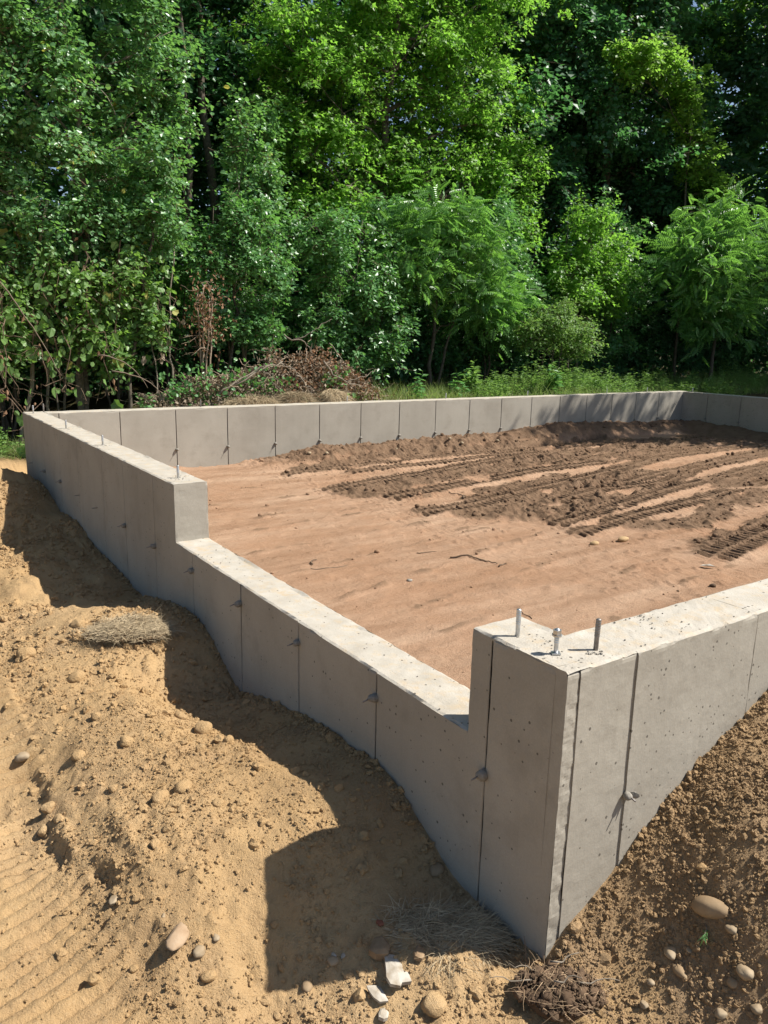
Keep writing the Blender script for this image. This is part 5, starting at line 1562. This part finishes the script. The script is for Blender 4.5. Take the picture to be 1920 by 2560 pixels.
WEEDS = [
    ("goldenrod", "tallest pale green goldenrod clump, on the grass at the right foot of the middle sumac", "weed", 8.35, 8.35, .78, .30, 46, 'narrow', .12, L_WEED, 26),
    ("goldenrod", "broad pale green goldenrod clump right of the tallest one", "weed", 8.95, 8.40, .70, .34, 48, 'narrow', .12, L_WEED, 26),
    ("goldenrod", "lower goldenrod clump left of the tallest one", "weed", 7.70, 8.45, .55, .28, 36, 'narrow', .11, L_WEED, 22),
    ("goldenrod", "goldenrod at the foot of the rounded shrub", "weed", 9.75, 8.55, .62, .30, 38, 'narrow', .12, L_WEED, 24),
    ("milkweed", "broad-leaved milkweed standing before the goldenrod", "weed", 8.45, 8.05, .66, .07, 4, 'ovate', .19, L_BUSH, 16),
    ("milkweed", "broad-leaved milkweed between the brush pile and the goldenrod", "weed", 6.55, 8.30, .62, .10, 5, 'ovate', .18, L_BUSH, 14),
    ("milkweed", "milkweed growing close to the right end of the brush pile", "weed", 5.75, 8.35, .48, .12, 6, 'ovate', .16, L_BUSH, 12),
    ("milkweed", "tall milkweed in front of the middle sumac", "weed", 7.15, 8.65, .85, .10, 5, 'ovate', .18, L_WEED, 16),
    ("tall_weed", "tall weed clump in front of the maple sapling", "weed", 10.6, 8.7, .62, .35, 34, 'narrow', .12, L_WEED, 22),
    ("tall_weed", "tall weed clump between the maple sapling and the large sumac", "weed", 11.7, 8.7, .58, .38, 34, 'narrow', .12, L_WEED, 20),
    ("tall_weed", "weed clump in front of the large sumac at the right", "weed", 13.0, 8.5, .50, .40, 32, 'narrow', .12, L_WEED, 18),
    ("tall_weed", "weed clump right of the large sumac's trunk", "weed", 14.9, 8.6, .55, .45, 34, 'narrow', .13, L_WEED, 18),
    ("tall_weed", "weed clump on the grass at the far right edge", "weed", 16.6, 8.9, .6, .5, 36, 'narrow', .14, L_WEED, 18),
    ("tall_weed", "pale weed clump behind the back wall, left of the far right corner", "weed", 10.1, 8.15, .45, .45, 40, 'narrow', .11, L_WEED, 20),
    ("tall_weed", "low weed clump right behind the far right corner of the wall", "weed", 11.4, 8.1, .40, .5, 40, 'narrow', .11, L_WEED, 18),
    ("tall_weed", "wide low weed clump beyond the right wall", "weed", 12.6, 7.7, .42, .55, 40, 'narrow', .12, L_WEED, 18),
    ("tall_weed", "weed clump on the grass before the trunk of the large sumac", "weed", 14.1, 8.2, .48, .5, 40, 'narrow', .12, L_WEED, 18),
    ("tall_weed", "tallest weed clump at the right, beside the big green bush", "weed", 15.8, 9.4, .8, .5, 40, 'narrow', .14, L_WEED, 20),
    ("goldenrod", "goldenrod clump between the tall milkweed and the lower goldenrod", "weed", 7.15, 8.25, .42, .3, 34, 'narrow', .10, L_WEED, 20),
    ("low_plant", "low leafy plant behind the far left corner of the foundation", "plant", .95, 8.35, .42, .25, 14, 'ovate', .11, L_BUSH, 12),
    ("low_plant", "low leafy plant left of the far left corner, beside the bare soil", "plant", -.02, 8.45, .42, .28, 18, 'ovate', .09, L_WEED, 12),
    ("low_plant", "low leafy plant in the dark under the vine curtain", "plant", 1.75, 8.5, .40, .22, 12, 'ovate', .10, L_BUSH, 12),
]
for i, w in enumerate(WEEDS):
    weed_clump(*w[:11], 900 + i, w[11])

# ------------------------------------------------------------------ brush pile of cut branches and dead leaves
bx, by = 3.45, 8.75
bz = gh(bx, by)
bp = thing("brush_pile", "heap of cut branches and withered leaves behind the back wall", "brush pile", (bx, by, bz))
rng = np.random.default_rng(91)
s = Soup()
for i in range(430):
    u = rng.uniform(-1, 1); hgt = .40 * math.exp(-((u - .3) / .5) ** 2) + .32 * (1 - abs(u) ** 3)
    p0 = np.array([u * 1.6, rng.normal(0, .25), rng.uniform(.02, max(.06, hgt))])
    d = rng.normal(0, 1, 3) * (1, .6, .6); d /= np.linalg.norm(d)
    ln = rng.uniform(.15, .55)
    v, f = tube(wander(rng, p0, p0 + d * ln, 6, .09), np.linspace(.0065, .002, 6) * rng.uniform(.5, 1.2), 4, False)
    s.add(v, f, 0, rng.random())
link("twigs", s.mesh("twigs", [M_DRYTWIG]), bp, kind="stuff")
s = Soup()
n = 8000
u = rng.uniform(-1.05, 1.05, n); hg = .40 * np.exp(-((u - .3) / .5) ** 2) + .32 * np.clip(1 - np.abs(u) ** 3, 0, 1) + .1
hg = hg * (1 + .6 * fbm(u * 3, u * 0 + 2, .5, 3, 92))
w = rng.uniform(0, 1, n)
pos = np.stack([u * 1.7, -.30 * (1 - w) + rng.normal(0, .16, n), hg * w ** .8], -1)
v, f, tn = put_leaves('ovate', pos, rng.normal(0, 1, (n, 3)), rng.normal(0, 1, (n, 3)) + (.2, -.5, .3), rng.uniform(.03, .065, n), rng.random(n))
right = (u > .05) & (rng.random(n) < .55)
s.add(v, f, np.repeat(right.astype(int), len(TM['ovate'][1])) if False else 0, tn)
me_d = s.mesh("dead_leaves", [L_DEAD, L_RUST])
me_d.polygons.foreach_set("material_index", np.repeat(right.astype(np.int32), len(TM['ovate'][1])))
link("dead_leaves", me_d, bp, kind="stuff")
n = 900
u = rng.uniform(-1.0, .75, n); pos = np.stack([u * 1.6, -.32 + rng.normal(0, .10, n), np.abs(rng.normal(.22, .16, n)) + .04], -1)
keep = fbm(pos[:, 0], pos[:, 2], .35, 2, 94) > .05
pos = pos[keep]; n = len(pos)
v, f, tn = put_leaves('round', pos, rng.normal(0, 1, (n, 3)), rng.normal(0, .6, (n, 3)) + (.2, -.3, .8), rng.uniform(.04, .075, n), rng.random(n))
s = Soup(); s.add(v, f, 0, tn); link("green_leaves", s.mesh("green_leaves", [L_BUSH]), bp, kind="stuff")
for pts, r in [([(-.75, -.5, .30), (-.35, -.5, .52), (-.02, -.48, .60)], .016), ([(-.95, -.5, .18), (-.55, -.52, .42), (-.20, -.5, .56)], .012),
               ([(.62, -.48, .60), (.80, -.5, .40), (1.20, -.5, .26)], .014), ([(.18, -.5, .40), (.30, -.5, .28), (.42, -.52, .14)], .012),
               ([(-.05, -.45, .62), (.12, -.5, .50), (.16, -.5, .36)], .010), ([(.75, -.4, .85), (.95, -.45, .60), (.85, -.45, .42)], .008),
               ([(.1, -.3, .95), (.35, -.42, .86), (.5, -.4, .70)], .011), ([(-.3, -.5, .50), (-.22, -.52, .36), (-.10, -.52, .26)], .008),
               ([(1.0, -.4, .30), (1.35, -.45, .38), (1.6, -.4, .50)], .008), ([(.3, -.2, .9), (.6, -.3, 1.05), (.85, -.3, 1.18)], .007)]:
    p = np.concatenate([wander(rng, a, b, 6, .05)[(0 if k_ == 0 else 1):] for k_, (a, b) in enumerate(zip(pts[:-1], pts[1:]))])
    v, f = tube(p, np.linspace(r, r * .4, len(p)), 7)
    link("branch", make_mesh("branch", v, f, [M_PALEBARK], None, None, True), bp)

# withered shrub standing left of the brush pile
ds = thing("withered_shrub", "withered brown shrub with bare stems standing left of the brush pile", "shrub", (2.5, 8.65, gh(2.5, 8.65)))
s = Soup()
for i in range(4):
    v, f = tube(wander(rng, (rng.normal(0, .05), rng.normal(0, .04), 0), (rng.normal(.05, .12), rng.normal(0, .06), rng.uniform(1.3, 1.75)), 10, .07), np.linspace(.017, .006, 10), 6)
    s.add(v, f, 0, .5)
for i in range(40):
    z = rng.uniform(.7, 1.6); p0 = np.array([rng.normal(.02, .06), rng.normal(0, .05), z])
    v, f = tube(wander(rng, p0, p0 + rng.normal(0, 1, 3) * (.16, .1, .1), 5, .04), np.linspace(.004, .0015, 5), 4, False); s.add(v, f, 0, rng.random())
link("stems", s.mesh("stems", [M_DRYTWIG], True), ds)
n = 420
pos = np.stack([rng.normal(.03, .13, n), rng.normal(0, .10, n), rng.normal(1.22, .26, n)], -1)
v, f, tn = put_leaves('ovate', pos, rng.normal(0, .6, (n, 3)) + (0, 0, -1), rng.normal(0, 1, (n, 3)), rng.uniform(.03, .065, n), rng.random(n))
s = Soup(); s.add(v, f, 0, tn); link("dead_leaves", s.mesh("dead_leaves", [L_RUST]), ds)

# ------------------------------------------------------------------ bare stems and hanging vines under the leafy tree at the left
for i, (x, y, x2, z2, r, lb) in enumerate([(.20, 8.9, .72, 2.3, .028, 'pale slanting stem nearest the far left corner of the foundation'),
                                           (.55, 9.0, .78, 2.2, .020, 'thinner crooked stem right of the pale slanting one'),
                                           (1.02, 9.1, 1.05, 2.2, .034, 'upright dark stem in the middle of the hanging vines'),
                                           (1.50, 8.8, 1.92, 2.2, .026, 'curved stem right of the hanging vines'),
                                           (1.98, 8.75, 2.16, 1.9, .013, 'thin straight stem between the curved stem and the withered shrub'),
                                           (1.85, 8.7, 2.02, 1.5, .009, 'thinnest leaning stem beside the curved one')]):
    rng = np.random.default_rng(700 + i)
    z = gh(x, y)
    v, f = tube(wander(rng, (0, 0, -.05), (x2 - x, rng.normal(0, .1), z2 - z), 12, .09), np.linspace(r, r * .7, 12), 8)
    o = link("bare_stem", make_mesh("bare_stem", v, f, [M_PALEBARK if i in (0, 1, 4, 5) else M_BARK], None, None, True), None, (x, y, z)); o["label"] = lb; o["category"] = "tree stem"


def single_leaf_mesh(name, kind, mt, curl):
    v, f = TM[kind]
    v = v.copy(); v[:, 2] -= curl * v[:, 1] ** 2
    return make_mesh(name, v, f, [mt], None, {"tone": np.full(len(v), .7)}, False)


LM = {'g': [single_leaf_mesh("leaf", 'grape', L_GRAPE, .15), single_leaf_mesh("leaf", 'round', L_GRAPE, .2)],
      'y': [single_leaf_mesh("leaf", 'grape', L_YELLOW, .3)], 'r': [single_leaf_mesh("leaf", 'ovate', L_RUST, .5)], 'w': [single_leaf_mesh("leaf", 'grape', L_DEAD, .3)]}
VINES = [
    (.03, 8.35, 1.9, -.15, 'rgrrgr', 26, 'hanging vine with rusty leaves at the left edge of the picture'),
    (.19, 8.45, 2.2, .10, 'rrrgr', 22, 'bare hanging vine with brown seed heads second from the left edge'),
    (.44, 8.40, 1.0, -.10, 'rrgg', 14, 'short vine with rusty leaves hanging over the far left corner bolts'),
    (.66, 8.50, 1.6, .10, 'ggggr', 22, 'vine with one big pale yellow leaf at its lower end'),
    (.82, 8.45, 1.7, -.05, 'gggrg', 30, 'densest green hanging vine in the middle of the curtain'),
    (1.12, 8.50, 1.8, .05, 'gggrg', 26, 'reddish-stemmed vine right of the densest green one'),
    (1.50, 8.50, 1.9, .35, 'gyggg', 24, 'vine with yellowing leaves at the right of the curtain'),
    (1.95, 8.50, 1.3, .45, 'wgw', 8, 'almost bare vine with three pale withered leaves left of the withered shrub'),
    (.10, 8.55, 1.7, .25, 'gggr', 26, 'leafy green vine between the rusty vine and the bare brown one'),
    (.31, 8.55, 1.7, .45, 'ggg', 28, 'short leafy vine hanging above the far left corner'),
    (.52, 8.6, 1.9, .50, 'gggy', 28, 'leafy vine left of the one with the big pale leaf'),
    (1.30, 8.55, 1.5, .05, 'gggr', 26, 'leafy vine between the reddish-stemmed one and the curved stem'),
    (1.72, 8.55, 1.7, .70, 'gggy', 26, 'leafy vine in front of the curved stem'),
    (.02, 8.1, .55, -.40, 'ggrg', 22, 'low green vine lying on the bank at the left edge'),
]
for i, (x, y, zt, zb, pal, n, lb) in enumerate(VINES):
    rng = np.random.default_rng(760 + i)
    root = thing("hanging_vine", lb, "vine", (x, y, zb))
    p = wander(rng, (rng.normal(0, .1), rng.uniform(.1, .3), zt - zb), (rng.normal(0, .12), 0, 0), 16, .22)
    s = Soup()
    v, f = tube(p, np.linspace(.008, .004, 16), 5); s.add(v, f, 0, .3)
    for _ in range(9):
        k_ = int(rng.integers(2, 15)); q = p[k_]
        v, f = tube(wander(rng, q, q + rng.normal(0, 1, 3) * (.22, .12, .15) - (0, 0, .08), 6, .06, .03), np.linspace(.0045, .0018, 6), 4, False); s.add(v, f, 0, rng.random())
    link("stem", s.mesh("stem", [M_TWIG]), root)
    for j in range(n):
        c = pal[int(rng.integers(len(pal)))]
        me = LM[c][int(rng.integers(len(LM[c])))]
        k_ = int(rng.integers(0, 16)); q = p[k_] + rng.normal(0, 1, 3) * (.10, .07, .06)
        o = link("leaf", me, root, tuple(q))
        o.rotation_euler = (rng.uniform(-1.9, -.9), rng.normal(0, .5), rng.uniform(-1, 1.2)); sc_ = {'g': .105, 'y': .10, 'r': .06, 'w': .11}[c] * rng.uniform(.6, 1.35)
        o.scale = (sc_, sc_, sc_)
# loose arching twigs among the vines
for i, (p0, pm, p1, lb) in enumerate([((1.05, 8.4, .55), (1.45, 8.4, .50), (1.62, 8.4, .15), 'arched bare twig bowing over the back wall at the left'),
                                      ((1.2, 8.35, .35), (1.75, 8.35, .32), (1.78, 8.35, .02), 'lower bare twig curling right behind the arched one'),
                                      ((.02, 8.3, 1.35), (.30, 8.3, .95), (.60, 8.3, .30), 'long bare twig slanting down at the left edge')]):
    rng = np.random.default_rng(840 + i)
    t = np.linspace(0, 1, 14)[:, None]
    p = (1 - t) ** 2 * np.array(p0) + 2 * t * (1 - t) * np.array(pm) * 1.0 + t ** 2 * np.array(p1) + np.cumsum(rng.normal(0, .006, (14, 3)), 0)
    v, f = tube(p - np.array(p1), np.linspace(.009, .004, 14), 6)
    o = link("arching_twig", make_mesh("arching_twig", v, f, [M_DRYTWIG], None, None, True), None, p1); o["label"] = lb; o["category"] = "twig"
